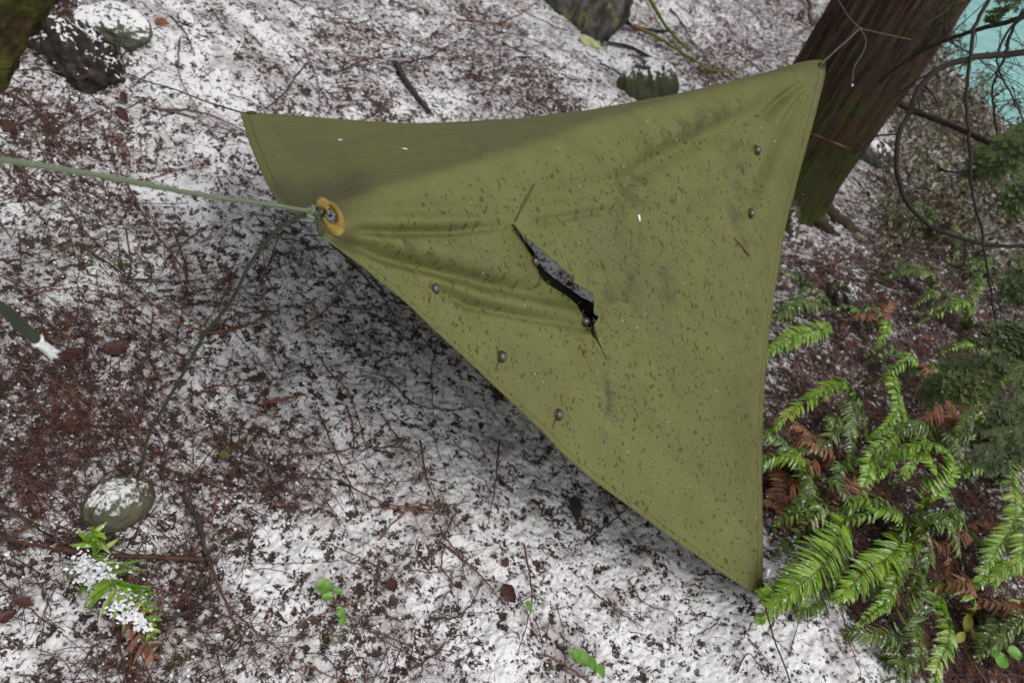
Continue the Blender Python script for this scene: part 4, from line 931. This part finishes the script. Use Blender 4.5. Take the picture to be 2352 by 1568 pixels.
# ------------------------------------------------------------------ hemlock with arching bare branches, right edge
hb = G(2600, 900); hem_t = thing('young_hemlock', hb, 'young hemlock at the right edge with dark arching branches and needle sprays', 'tree')
mm = MB(); mm.tube(catmull([hb, hb+np.array([0, 0, .8]), hb+np.array([.02, .05, 1.7]), hb+np.array([.05, .1, 3])], 20), [.05]*5+[.045]*5+[.04]*5+[.03]*5, 12); mm.build('trunk', M['branch'], hem_t)
def hbranch(pts, r, d0, d1, name='branch', twigs=0, seed=0, mat='branch'):
    P = [PD(u, v, d0+(d1-d0)*k/(len(pts)-1)) for k, (u, v) in enumerate(pts)]; Q = catmull(P, 50); mb = MB()
    mb.tube(Q+np.random.default_rng(seed).normal(0, .0015, Q.shape), np.interp(np.linspace(0, 1, 50), [0, 1], [r, r*.45]), 7)
    rg = np.random.default_rng(seed)
    for k in range(twigs):
        i = rg.integers(4, 48); d = rg.normal(0, 1, 3)+(Q[min(i+1, 49)]-Q[i-1])*20; d /= np.linalg.norm(d); l = rg.uniform(.06, .22); c = Q[i]
        e = rg.normal(0, .35, 3); mb.tube(catmull([c, c+d*l*.5+e*.03, c+d*l+e*.1*l+np.array([0, 0, -.15*l])], 7), np.linspace(r*.28, .0008, 7), 4)
        for q in range(3):
            c2 = c+d*l*rg.uniform(.3, .9); d2 = d+rg.normal(0, .7, 3); mb.tube([c2, c2+d2*l*.3], [.0012, .0007], 3)
    return mb.build(name, M[mat], hem_t)
hbranch([(2520, -60), (2352, 36), (2239, 70), (2135, 108), (2067, 150), (2020, 190)], 0.0105, 2.6, 3.4, twigs=9, seed=1)
hbranch([(2560, 90), (2352, 121), (2256, 131), (2170, 152), (2118, 194), (2087, 262), (2067, 303), (2060, 361), (2067, 425), (2101, 489), (2153, 527), (2258, 560), (2352, 565), (2480, 550)], 0.0105, 2.5, 2.3, twigs=14, seed=2)
hbranch([(2290, -60), (2270, 0), (2239, 69), (2221, 207), (2225, 310), (2235, 447), (2256, 537), (2280, 700), (2312, 850)], 0.0062, 2.3, 2.2, twigs=12, seed=3)
hbranch([(2400, -20), (2330, 60), (2304, 138), (2280, 207), (2287, 286), (2290, 340)], 0.0056, 2.4, 2.6, twigs=16, seed=4)
hbranch([(2500, 180), (2352, 280), (2303, 352), (2239, 392), (2180, 393), (2150, 385)], 0.0056, 2.4, 2.6, twigs=6, seed=5)
hbranch([(2352, 20), (2290, 130), (2330, 230), (2360, 300)], 0.0043, 2.6, 2.7, twigs=14, seed=6)
hbranch([(2180, 20), (2130, 60), (2170, 90), (2240, 130), (2310, 190)], 0.0037, 2.8, 2.6, twigs=10, seed=7)
def spray(c, d, L, seed, name='needle_spray', mat='hem'):
    rg = np.random.default_rng(seed); d = np.array(d, float); d /= np.linalg.norm(d); mb = MB(); s = np.cross(d, [0, 0, 1.]); s /= np.linalg.norm(s)+1e-9; up = np.cross(s, d)
    def needles(P, ln):
        for k in range(len(P)-1):
            for q in range(5):
                p = P[k]+(P[k+1]-P[k])*q/5; tt = P[k+1]-P[k]; tt = tt/np.linalg.norm(tt); ss = np.cross(tt, up); ss /= np.linalg.norm(ss)+1e-9
                for sg in (-1, 1):
                    dd = ss*sg*.9+tt*.45+up*rg.normal(0, .25); l = ln*rg.uniform(.6, 1.1); w = np.cross(dd, up)*.0011
                    mb.add([p-w, p+w, p+dd*l+w*.5, p+dd*l-w*.5], [(0, 1, 2, 3)])
    main = catmull([c, c+d*L*.35+up*.02, c+d*L*.7-up*.01, c+d*L-up*.05], 14); mb.tube(main, np.linspace(.003, .0008, 14), 4); needles(main, .012)
    for k in range(2, 13):
        for sg in (-1, 1):
            if rg.random() < .12: continue
            l = L*.42*(1-abs(k/13-.35)*1.1)*rg.uniform(.6, 1.1); dd = d*.75+s*sg*.7+up*rg.normal(-.08, .12); q = catmull([main[k], main[k]+dd*l*.5, main[k]+dd*l-up*.08*l], 6)
            mb.tube(q, .0009, 3); needles(q, .011)
            for j in (2, 4):
                for s2 in (-1, 1):
                    l2 = l*.35; dq = d*.8+s*s2*.8; qq = catmull([q[j], q[j]+dq*l2*.5, q[j]+dq*l2], 4); needles(qq, .010)
    return mb.build(name, M[mat], hem_t)
rg = np.random.default_rng(77)
SPR = [((2352, 850), 1.7), ((2320, 880), 1.75), ((2380, 930), 1.7), ((2300, 940), 1.8), ((2360, 800), 1.8), ((2230, 850), 1.9), ((2380, 300), 2.2), ((2370, 360), 2.3), ((2400, 420), 2.2), ((2350, 420), 2.4), ((2340, 10), 2.8), ((2390, 600), 2.3), ((2160, 40), 3.1)]
for k, ((u, v), d) in enumerate(SPR):
    a = rg.normal(-1, .3, 1)[0]; dirv = RT*rg.normal(-.8, .3)+UP*rg.normal(-.5, .3)+f0*rg.normal(0, .2); spray(PD(u+60, v-40, d), dirv, rg.uniform(.13, .24), 500+k)

# ------------------------------------------------------------------ sticks (individual)
def gpath(pts, rise=.006, n=26, wob=.004, seed=0):
    P = catmull([G(u, v, rise) for u, v in pts], n); rg = np.random.default_rng(seed)
    z = gz_full(P[:, 0], P[:, 1], False); P[:, 2] = np.maximum(P[:, 2], z+rise); P[1:-1] += rg.normal(0, wob*.3, (n-2, 3)); return P
def stick(name, pts, w_px, mat, label, cat='stick', rise=.008, side=0, seed=0, taper=.4, group=None, wob=.004):
    P = gpath(pts, rise, 26, wob, seed); c = P.mean(0); d = (c-CAM)@f0; r = max(w_px/2/FPX*d, .0009); mb = MB(); rg = np.random.default_rng(seed)
    mb.tube(P, np.linspace(r, r*taper, 26)*rg.uniform(.85, 1.15, 26), 7)
    for k in range(side):
        i = rg.integers(3, 24); t = P[i+1]-P[i]; t /= np.linalg.norm(t); s = np.cross(t, [0, 0, 1.])*rg.choice([-1, 1]); l = rg.uniform(.02, .08); dd = t*.6+s*.8+np.array([0, 0, rg.uniform(0, .3)])
        mb.tube(catmull([P[i], P[i]+dd*l*.5+rg.normal(0, .004, 3), P[i]+dd*l], 5), np.linspace(r*.45, .0005, 5), 4)
    o = mb.build(name, M[mat], loc=c); return tag(o, label, cat, group)
stick('fallen_stick', [(-60, 1222), (40, 1240), (150, 1262), (280, 1276), (400, 1280), (470, 1284)], 15, 'stick', 'thickest brown stick across the lower left, crossing above the snowy fern', rise=.02, side=3, seed=1, taper=.7)
stick('fallen_stick', [(14, 1165), (80, 1208), (150, 1240), (235, 1268)], 8, 'stick', 'brown stick slanting down to join the thick stick at the left edge', side=3, seed=2)
stick('fallen_stick', [(420, 1132), (440, 1170), (458, 1205), (468, 1250), (478, 1285)], 12, 'greytwig', 'short dark broken stick standing above the thick stick right of the olive rock', rise=.02, seed=3, taper=.8)
stick('fallen_stick', [(478, 1285), (497, 1330), (520, 1385), (548, 1450), (562, 1480)], 8, 'twig', 'dark stick running down from the end of the thick brown stick', side=4, seed=4)
stick('fallen_stick', [(910, 146), (935, 190), (960, 225), (986, 257)], 15, 'greytwig', 'black stick lying in snow above the tarp top edge', rise=.012, seed=5, taper=.7)
stick('fallen_stick', [(40, 1235), (130, 1262)], 5, 'stick', 'thin stick lying against the thick brown stick at far left', seed=6)
stick('fallen_branch', [(1290, -30), (1300, -60)], 3, 'twig', 'twig end at the top edge behind the pack', seed=61)
stick('mossy_stick', [(1480, -20), (1505, 20), (1520, 45), (1540, 75), (1570, 105), (1590, 118)], 11, 'mossbranch', 'green mossy stick coming down from the top edge right of the pack', rise=.03, seed=7, wob=.006)
stick('mossy_stick', [(1455, 60), (1480, 72), (1500, 80), (1540, 105), (1590, 135), (1625, 158), (1680, 165), (1720, 150)], 9, 'mossbranch', 'mossy stick with a broken orange end beside the pack strap', rise=.03, seed=8, wob=.006)
stick('broken_twig', [(1438, 52), (1460, 64), (1484, 72)], 9, 'rust', 'orange broken wood splinter at the end of the mossy stick', rise=.04, seed=9)
stick('fallen_branch', [(1540, 20), (1570, 60), (1600, 110), (1640, 160)], 4, 'twig', 'thin brown branch between the mossy sticks and the cedar', seed=10)
stick('sapling', [(1848, -30), (1858, 30), (1866, 60)], 12, 'stick', 'short grey stem at the top edge just left of the cedar', rise=.05, seed=11)
stick('fallen_branch', [(400, 738), (440, 752), (490, 765), (540, 752), (590, 738), (640, 712)], 6, 'redtwig', 'orange red cedar branch lying left of the slack cord', side=10, seed=12, rise=.015)
stick('fallen_branch', [(640, 712), (610, 720), (560, 752), (480, 764)], 4, 'twig', 'dark branch tip touching the slack cord', side=4, seed=13, rise=.015)
stick('fallen_branch', [(512, 770), (500, 700), (490, 640)], 4, 'redtwig', 'red brown twig standing up from the orange branch', side=8, seed=14)
stick('fallen_branch', [(605, 925), (640, 918), (670, 912), (695, 905)], 8, 'rust', 'orange brown bark splinter in shade under the tarp corner', seed=15)
stick('fallen_branch', [(450, 1100), (540, 1130), (640, 1110), (760, 1100), (870, 1150), (980, 1168), (1080, 1150)], 5, 'twig', 'long thin brown branch curving below the tarp shade', side=12, seed=16)
stick('fallen_branch', [(870, 1240), (905, 1200), (945, 1165), (1010, 1158), (1060, 1160)], 4, 'redtwig', 'orange curved twig below the shade of the tarp', side=6, seed=17)
stick('fallen_branch', [(1024, 1250), (1012, 1300), (1040, 1340), (1017, 1380), (1000, 1450), (960, 1500)], 4, 'twig', 'thin crooked dark twig standing in the snow at the bottom centre', side=4, seed=18)
stick('fallen_branch', [(1395, 1120), (1420, 1180), (1500, 1290), (1560, 1370)], 3, 'twig', 'fine dark twig running from the tarp edge toward the bottom', side=3, seed=19)
stick('fallen_branch', [(940, 1540), (1000, 1500), (1050, 1460), (1095, 1463)], 5, 'stick', 'smooth grey brown curved twig at the bottom centre', seed=20)
stick('fallen_branch', [(730, 820), (760, 860), (800, 900), (830, 990), (850, 1050)], 4, 'twig', 'dark branch in the shade beneath the tarp', side=8, seed=21)
stick('fallen_branch', [(760, 560), (800, 600), (840, 640), (890, 700), (910, 730)], 6, 'greytwig', 'dark branch lying close along the tarp lower edge', side=6, seed=22)
stick('fallen_branch', [(0, 350), (60, 400), (110, 430), (150, 470), (200, 540), (250, 580)], 6, 'twig', 'red brown branch at the left edge above the guy line', side=9, seed=23)
stick('fallen_branch', [(0, 210), (40, 225), (80, 255), (110, 290)], 7, 'twig', 'dark branch lying below the mossy trunk', side=3, seed=24)
stick('fallen_branch', [(420, 730), (350, 700), (300, 640), (240, 600)], 4, 'twig', 'fine dark branch crossing snow left of the orange branch', side=8, seed=25)
stick('fallen_branch', [(180, 560), (240, 600), (300, 640), (360, 640)], 6, 'greytwig', 'dark grey stick left of the slack cord', side=3, seed=26)
stick('fallen_branch', [(1050, 700), (1110, 760), (1180, 850)], 3, 'twig', 'thin twig hidden beneath the tarp', seed=27)
stick('fallen_branch', [(900, 880), (960, 930), (1040, 940), (1100, 935)], 4, 'twig', 'arched grey twig in shade beside the tarp lower edge', side=5, seed=28)
stick('fallen_branch', [(160, 1330), (260, 1290), (340, 1400), (420, 1410)], 3, 'twig', 'thin red brown stem through the snowy fern', seed=29, rise=.05)
stick('fallen_branch', [(300, 1310), (303, 1400), (300, 1540)], 4, 'redtwig', 'straight tan stem standing in the snowy fern', seed=30, rise=.05)
stick('fallen_branch', [(380, 1420), (450, 1395), (500, 1350)], 9, 'greytwig', 'short dark stick right of the snowy fern', seed=32, rise=.01)
stick('fallen_branch', [(0, 1330), (60, 1390), (110, 1430), (150, 1450)], 5, 'twig', 'red brown twig in clean snow at the lower left edge', side=5, seed=33)
stick('fallen_branch', [(640, 1590), (700, 1530), (780, 1560), (900, 1575)], 4, 'redtwig', 'red stem lying along the bottom edge', side=3, seed=34)
stick('fallen_branch', [(2200, 1370), (2130, 1350), (2060, 1400), (2030, 1440)], 4, 'stick', 'tan dead stems spreading between the ferns', side=6, seed=35, rise=.08)
stick('fallen_branch', [(2160, 1360), (2250, 1365), (2352, 1368)], 3, 'stick', 'thin pale stems reaching to the right edge under the ferns', side=4, seed=36, rise=.1)
stick('fallen_branch', [(1930, 1395), (1945, 1450), (1960, 1500), (1980, 1560)], 4, 'twig', 'dark twig standing on the snow mound right of the corner cord', seed=37, rise=.02)
stick('fallen_branch', [(1690, 1545), (1720, 1500), (1760, 1560)], 4, 'twig', 'bent twig lying in clean snow under the low tarp corner', seed=38)
# generic twigs: repeats nobody could tell apart
twp = []
for k in range(120):
    rg = np.random.default_rng(900+k); u, v = rg.uniform(-60, 1750), rg.uniform(20, 1600); a = rg.normal(.9, .8); l = rg.uniform(80, 260)
    c = rg.normal(0, .22); pts = [(u, v), (u+l*.5*cos(a), v+l*.5*sin(a)), (u+l*cos(a+c), v+l*sin(a+c))]
    m = ['twig', 'twig', 'redtwig', 'greytwig', 'twig'][rg.integers(5)]
    stick('twig', pts, rg.uniform(2.6, 5.6), m, 'thin dead twig lying on the snowy litter', 'twig', rg.uniform(.006, .014), int(rg.integers(2, 9)), 900+k, .4, 'loose twigs on the snow')

# ------------------------------------------------------------------ leaves (individual)
def leaf(mb, c, L, W_, a, tilt, seed, lobe=0.0, curl=.15):
    rg = np.random.default_rng(seed); d = np.array([cos(a), sin(a), 0]); s = np.array([-sin(a), cos(a), 0]); up = np.array([0, 0, 1.0])
    up2 = up*cos(tilt)-s*sin(tilt); s2 = s*cos(tilt)+up*sin(tilt); V = []; n = 9
    for i in range(n):
        t = i/(n-1); w = W_*max(.02, sin(pi*min(1, t**.8))**.8)*(1+lobe*rg.uniform(-1, 1)); c0 = c+d*L*(t-.5)+up2*(-curl*L*(t-.5)**2*2)
        for q in (-1, -.5, 0, .5, 1): V.append(c0+s2*w*q*.5+up2*(abs(q)*W_*.14+rg.normal(0, W_*.03)))
    F = [(i*5+j, i*5+j+1, (i+1)*5+j+1, (i+1)*5+j) for i in range(n-1) for j in range(4)]; mb.add(V, F)
def leafobj(name, uv, Lpx, Wpx, a, mat, label, cat='leaf', tilt=.2, rise=.012, seed=0, lobe=.28):
    c = G(*uv, rise); d = (c-CAM)@f0; mb = MB(); leaf(mb, c, Lpx/FPX*d*1.0, Wpx/FPX*d*1.0, a, tilt, seed, lobe); o = mb.build(name, M[mat], loc=c); return tag(o, label, cat)
leafobj('dead_leaf', (1322, 1168), 72, 32, -1.2, 'greytwig', 'black curled leaf on clean snow just below the tarp edge', seed=1)
leafobj('dead_leaf', (1170, 1362), 50, 34, -.7, 'leafbrown', 'folded maroon leaf in the snow at the bottom centre', tilt=.6, seed=2)
leafobj('dead_leaf', (160, 815), 42, 36, -1.0, 'leafbrown', 'dark brown leaf beside the frayed white cord end', seed=3)
leafobj('dead_leaf', (268, 800), 58, 38, .9, 'leafbrown', 'dark maroon leaf in the snow left of the slack cord', seed=4)
leafobj('dead_leaf', (55, 1382), 44, 22, .2, 'leafbrown', 'dark leaf in snow left of the snowy fern', seed=5)
leafobj('dead_leaf', (15, 1415), 40, 26, 1.2, 'leafbrown', 'brown leaf cut by the left edge near the bottom', seed=6)
leafobj('dead_leaf', (285, 225), 46, 18, -.8, 'leafbrown', 'narrow maroon leaf under the thin cord, upper one of a pair', seed=7)
leafobj('dead_leaf', (282, 262), 66, 20, -.6, 'leafbrown', 'narrow maroon leaf under the thin cord, lower one of a pair', seed=8)
leafobj('dead_leaf', (705, 212), 34, 22, -.9, 'greytwig', 'small black leaf in the snow above the left part of the tarp', seed=9)
leafobj('dead_leaf', (372, 52), 30, 26, .4, 'rust', 'small orange brown leaf next to the olive moss clump', seed=10)
leafobj('dead_leaf', (1145, 905), 44, 22, -.7, 'leafbrown', 'red brown leaf touching the tarp lower edge', seed=11)
leafobj('dead_leaf', (20, 292), 66, 34, -.3, 'leafbrown', 'brown bark chip at the left edge below the mossy trunk', seed=12)
leafobj('dead_leaf', (1160, 1290), 24, 26, 1.2, 'leafbrown', 'brown leaf standing in the snow under the arched twig', seed=13, tilt=.8)
leafobj('dead_leaf', (900, 1345), 34, 26, -.8, 'leafbrown', 'olive brown leaf in snow right of the green seedling', seed=14)
leafobj('dead_leaf', (1900, 1360), 40, 22, -1.0, 'leafbrown', 'brown leaf on top of the snow mound at the lower right', seed=15)
leafobj('dead_leaf', (2150, 1110), 30, 22, 1, 'rust', 'orange dead leaf caught under the hooked fern frond', seed=16, rise=.08)
def seedling(uv, leaves, label, mat='leafg', name='seedling'):
    b = G(*uv); t = thing(name, b, label, 'seedling')
    for k, (u, v, L, W_, a) in enumerate(leaves):
        c = G(u, v, .045); d = (c-CAM)@f0; mb = MB(); leaf(mb, c, L/FPX*d*1.15, W_/FPX*d*1.3, a, .1, k+40, .02, .1); mb.build('leaf', M[mat], t)
        mb = MB(); mb.tube(catmull([b, (b+c)/2+np.array([.003, 0, .01]), c], 6), .0007, 4); mb.build('stem', M['rachis'], t)
seedling((760, 1395), [(746, 1347, 36, 30, .3), (777, 1357, 20, 13, .2), (753, 1370, 26, 16, .6)], 'green seedling with one large and two small round leaves on the snow')
seedling((782, 1440), [(784, 1408, 22, 14, 1.4), (786, 1425, 24, 12, 1.8), (780, 1398, 14, 10, .4)], 'tiny yellow green seedling standing just below the round leaved one')
seedling((1340, 1560), [(1335, 1510, 46, 26, -.4), (1358, 1524, 34, 20, -.9), (1318, 1503, 28, 14, -.3), (1380, 1540, 30, 16, -1.0)], 'bright green leafy sprig at the bottom edge right of centre')
seedling((1225, 1430), [(1215, 1392, 26, 12, -.9)], 'single small green leaf on a stem at the bottom centre')
seedling((2345, 1450), [(2338, 1405, 60, 44, .3), (2352, 1440, 40, 30, .8)], 'bright green broad leaves at the right edge near the bottom')
seedling((2215, 1500), [(2222, 1428, 60, 20, 1.2), (2206, 1462, 46, 15, .9), (2235, 1455, 30, 12, 1.6)], 'yellow broad leaves below the ferns near the bottom right', 'leafy')
seedling((2290, 1530), [(2276, 1490, 34, 34, .3), (2298, 1515, 44, 28, .9), (2330, 1500, 36, 26, .2)], 'dark green round leaves with snow in the bottom right corner')
seedling((570, 1010), [(515, 1045, 22, 16, .3)], 'tiny green shoot near the slack cord', 'mossg')

# ------------------------------------------------------------------ uncountable litter
def sample(n, lo, power=1.0, box=(-160, 2520, -60, 1720), maxr=9, seed=0):
    rg = np.random.default_rng(seed); out = []; tot = 0
    while tot < n:
        u = rg.uniform(box[0], box[1], n); v = rg.uniform(box[2], box[3], n); P = Gn(u, v); r = np.hypot(P[:, 0], P[:, 1])
        L = litter(P[:, 0], P[:, 1]); ok = (rg.random(n) < np.clip((L-lo)*1.6, 0.02, 1)**power) & (r < maxr) & (P[:, 2] > -.5); out.append(P[ok]); tot += ok.sum()
    P = np.concatenate(out)[:n]; P[:, 2] = gz_full(P[:, 0], P[:, 1]); return P
def strips(n, lo, Lr, wr_, mat, name, label, seed, lift=.004, power=1.0, zt=.35, cat='litter', box=(-160, 2520, -60, 1720)):
    rg = np.random.default_rng(seed); P = sample(n, lo, power, box=box, seed=seed); r = np.hypot(P[:, 0], P[:, 1]); sc = np.clip(r/2.0, .8, 2.2)
    a = rg.uniform(0, 2*pi, n); L = rg.uniform(Lr[0], Lr[1], n)*sc**.5; w = rg.uniform(wr_[0], wr_[1], n)*sc
    d = np.stack([np.cos(a), np.sin(a), rg.normal(0, zt, n)], 1); s = np.stack([-np.sin(a), np.cos(a), rg.normal(0, .4, n)], 1); b = rg.normal(0, .16, n)
    c = P+np.array([0, 0, 1.0])*(rg.uniform(.0, lift, n))[:, None]
    p0 = c-d*(L/2)[:, None]; p2 = c+d*(L/2)[:, None]; p1 = c+s*(b*L)[:, None]+np.array([0, 0, .0025]); ww = s*w[:, None]
    V = np.stack([p0-ww*.4, p0+ww*.4, p1-ww, p1+ww, p2-ww*.3, p2+ww*.3], 1).reshape(-1, 3)
    k = np.arange(n)*6; F = np.concatenate([np.stack([k, k+1, k+3, k+2], 1), np.stack([k+2, k+3, k+5, k+4], 1)])
    me = bpy.data.meshes.new(name); me.vertices.add(len(V)); me.vertices.foreach_set('co', V.ravel()); me.loops.add(F.size); me.loops.foreach_set('vertex_index', F.ravel().astype(np.int32))
    me.polygons.add(len(F)); me.polygons.foreach_set('loop_start', (np.arange(len(F))*4).astype(np.int32)); me.update(calc_edges=True); me.materials.append(M[mat])
    o = bpy.data.objects.new(name, me); COL.objects.link(o); return tag(o, label, cat, None, 'stuff')
strips(19000, .15, (.008, .026), (.0006, .0014), 'needle', 'needle_litter', 'fallen brown conifer needles and bark bits strewn over the snow', 1, .008, .9)
strips(6000, .30, (.012, .035), (.0014, .0034), 'needle', 'leaf_litter', 'red brown bark flakes and leaf scraps strewn over the snow', 2, .010, 1.2)
strips(1700, .40, (.010, .035), (.0010, .0024), 'rust', 'rusty_litter', 'rusty orange needle tips scattered in the litter', 3, .012, 1.2)
def twigs_stuff(n, seed):
    rg = np.random.default_rng(seed); P = sample(n, .22, 1.0, seed=seed); mb = MB()
    for k in range(n):
        a = rg.uniform(0, 2*pi) if rg.random() < .45 else rg.normal(-.55, .5); L = rg.uniform(.04, .13) if k % 3 else rg.uniform(.14, .34); m = 6; c = P[k]; t = np.linspace(-.5, .5, m); cv = rg.normal(0, .25)
        x = c[0]+L*(t*cos(a)-cv*(t*t)*sin(a)); y = c[1]+L*(t*sin(a)+cv*(t*t)*cos(a)); x = x+rg.normal(0, .0015, m); y = y+rg.normal(0, .0015, m)
        z = gz_full(x, y, False)+rg.uniform(.003, .012)+t*rg.normal(0, .03); r = rg.uniform(.0008, .0024)*np.clip(np.hypot(c[0], c[1])/2, .8, 1.8)
        Q = np.stack([x, y, z], 1); mb.tube(Q, np.linspace(r, r*.5, m), 3, False)
        for q in range(rg.integers(0, 4) if L < .14 else rg.integers(3, 9)):
            i = rg.integers(1, m-1); d = (Q[i+1]-Q[i]); d /= np.linalg.norm(d); s = np.array([-d[1], d[0], .2])*rg.choice([-1, 1]); l = rg.uniform(.008, .03); mb.tube([Q[i], Q[i]+(d*.6+s*.7)*l], [r*.7, r*.4], 3, False)
    o = mb.build('twig_litter', M['twig']); tag(o, 'fine dead cedar twigs tangled over the whole forest floor', 'litter', None, 'stuff')
twigs_stuff(4200, 11)
# cedar sprays (flat rusty fronds) as one mass
def sprays(n, seed, mat, name, label, box=(-160, 2520, -60, 1720)):
    rg = np.random.default_rng(seed); P = sample(n, .45, 1.3, box=box, seed=seed); mb = MB()
    for k in range(n):
        c = P[k]+np.array([0, 0, .008]); a = rg.uniform(0, 2*pi); L = rg.uniform(.03, .08); d = np.array([cos(a), sin(a), rg.normal(0, .2)]); s = np.array([-sin(a), cos(a), 0])
        mb.tube([c, c+d*L*.5+s*.004, c+d*L], [.001, .0008, .0004], 3, False)
        for q in range(9):
            t = (q+1)/10
            for sg in (-1, 1):
                l = L*.34*(1-t*.7)*rg.uniform(.6, 1.2); dd = d*.7+s*sg*.75+np.array([0, 0, rg.normal(0, .3)]); p = c+d*L*t; w = np.array([0, 0, .0])+np.cross(dd, [0, 0, 1.])*.0011
                mb.add([p-w, p+w, p+dd*l+w*.6, p+dd*l-w*.6], [(0, 1, 2, 3)])
    o = mb.build(name, M[mat]); tag(o, label, 'litter', None, 'stuff')
sprays(420, 21, 'needle', 'cedar_sprays', 'dead brown cedar sprays lying in the litter')
sprays(110, 22, 'rust', 'rusty_cedar_sprays', 'rusty orange cedar sprays lying in the litter')
sprays(420, 23, 'rust', 'rusty_fern_litter', 'heap of rusty dead fronds under the ferns on the right', box=(1750, 2450, 560, 1650))
sprays(1300, 24, 'needle', 'dark_fern_litter', 'dark brown dead fronds under the ferns on the right', box=(1750, 2450, 300, 1650))
# moss streaks and green ground shoots
def mosses(seed):
    rg = np.random.default_rng(seed); mb = MB()
    for (u, v, ru, rv, n) in ((110, 500, 50, 26, 260), (190, 570, 70, 40, 380), (250, 610, 40, 24, 160), (490, 760, 26, 20, 140), (120, 300, 30, 18, 80), (600, 790, 20, 12, 40), (780, 1470, 20, 12, 40), (400, 1500, 20, 30, 120), (2100, 470, 60, 60, 500), (2200, 500, 90, 60, 500),
                              (2150, 200, 60, 50, 300), (2300, 560, 70, 50, 400), (2230, 720, 80, 60, 300), (570, 100, 10, 26, 60), (1560, 130, 20, 10, 40), (2060, 560, 30, 60, 300), (1500, 150, 40, 8, 90)):
        for k in range(n):
            p = G(u+rg.normal(0, ru), v+rg.normal(0, rv)); 
            if p[2] < -.6: continue
            d = rg.normal(0, 1, 3); d[2] = abs(d[2])*.8; d /= np.linalg.norm(d); l = rg.uniform(.008, .022)*(1.6 if v < 700 and u > 1900 else 1); s = np.cross(d, rg.normal(0, 1, 3)); s = s/np.linalg.norm(s)*.0014*(2 if u > 1900 else 1)
            mb.add([p-s, p+s, p+d*l*.6+s*.8, p+d*l, p+d*l*.6-s*.8], [(0, 1, 2, 3, 4)])
    o = mb.build('moss', M['mossg'], smooth=False); tag(o, 'green moss tufts growing through the snow', 'moss', None, 'stuff')
mosses(3)
def brush(seed):
    rg = np.random.default_rng(seed); mb = MB(); lf = MB()
    for k in range(760):
        u, v = rg.uniform(2030, 2480), rg.uniform(60, 600); p = G(u, v)
        if p[2] < -.75: continue
        a = rg.uniform(0, 2*pi); L = rg.uniform(.15, .60); d = np.array([cos(a)*.7, sin(a)*.7, rg.uniform(.3, 1.0)]); Q = catmull([p, p+d*L*.5, p+d*L*np.array([1.2, 1.2, .75])], 7)
        mb.tube(Q, np.linspace(.0032, .0010, 7), 3, False)
        for q in range(rg.integers(3, 14)):
            c = Q[rg.integers(2, 7)]+rg.normal(0, .02, 3); e = rg.normal(0, 1, 3); e /= np.linalg.norm(e); w = np.cross(e, rg.normal(0, 1, 3)); w = w/np.linalg.norm(w)*rg.uniform(.007, .018); l = rg.uniform(.02, .06)
            lf.add([c-w*.2, c+e*l*.5+w, c+e*l, c+e*l*.5-w], [(0, 1, 2, 3)])
    o = mb.build('undergrowth_stems', M['twig']); tag(o, 'tangled brown undergrowth stems on the bank by the river', 'undergrowth', None, 'stuff')
    o = lf.build('undergrowth_leaves', M['brushleaf'], smooth=False); tag(o, 'small olive and brown leaves of the undergrowth on the bank', 'undergrowth', None, 'stuff')
brush(9)
# crumbs of snow resting on litter and ferns
def crumbs(n, seed):
    rg = np.random.default_rng(seed); P = sample(n, .2, .8, seed=seed); mb = MB()
    base = MB(); blob(base, np.zeros(3), 1, 1, .7, 3, .35, 7, 5); B = base.v[0]; F = base.f; Vs = []; Fs = []
    r = rg.uniform(.0015, .0052, n)*np.clip(np.hypot(P[:, 0], P[:, 1])/2, .8, 1.3)
    for k in range(n):
        a = rg.uniform(0, 2*pi); M_ = np.array([[cos(a)*rg.uniform(.8, 1.6), -sin(a), 0], [sin(a), cos(a)*rg.uniform(.7, 1.3), 0], [0, 0, 1]])
        mb.add(B@M_.T*r[k]+P[k]+np.array([0, 0, rg.uniform(.0, .006)]), F)
    o = mb.build('snow_crumbs', M['snow']); tag(o, 'small crumbs of snow lying on the litter', 'snow', None, 'stuff')
crumbs(4200, 31)
print('script done')
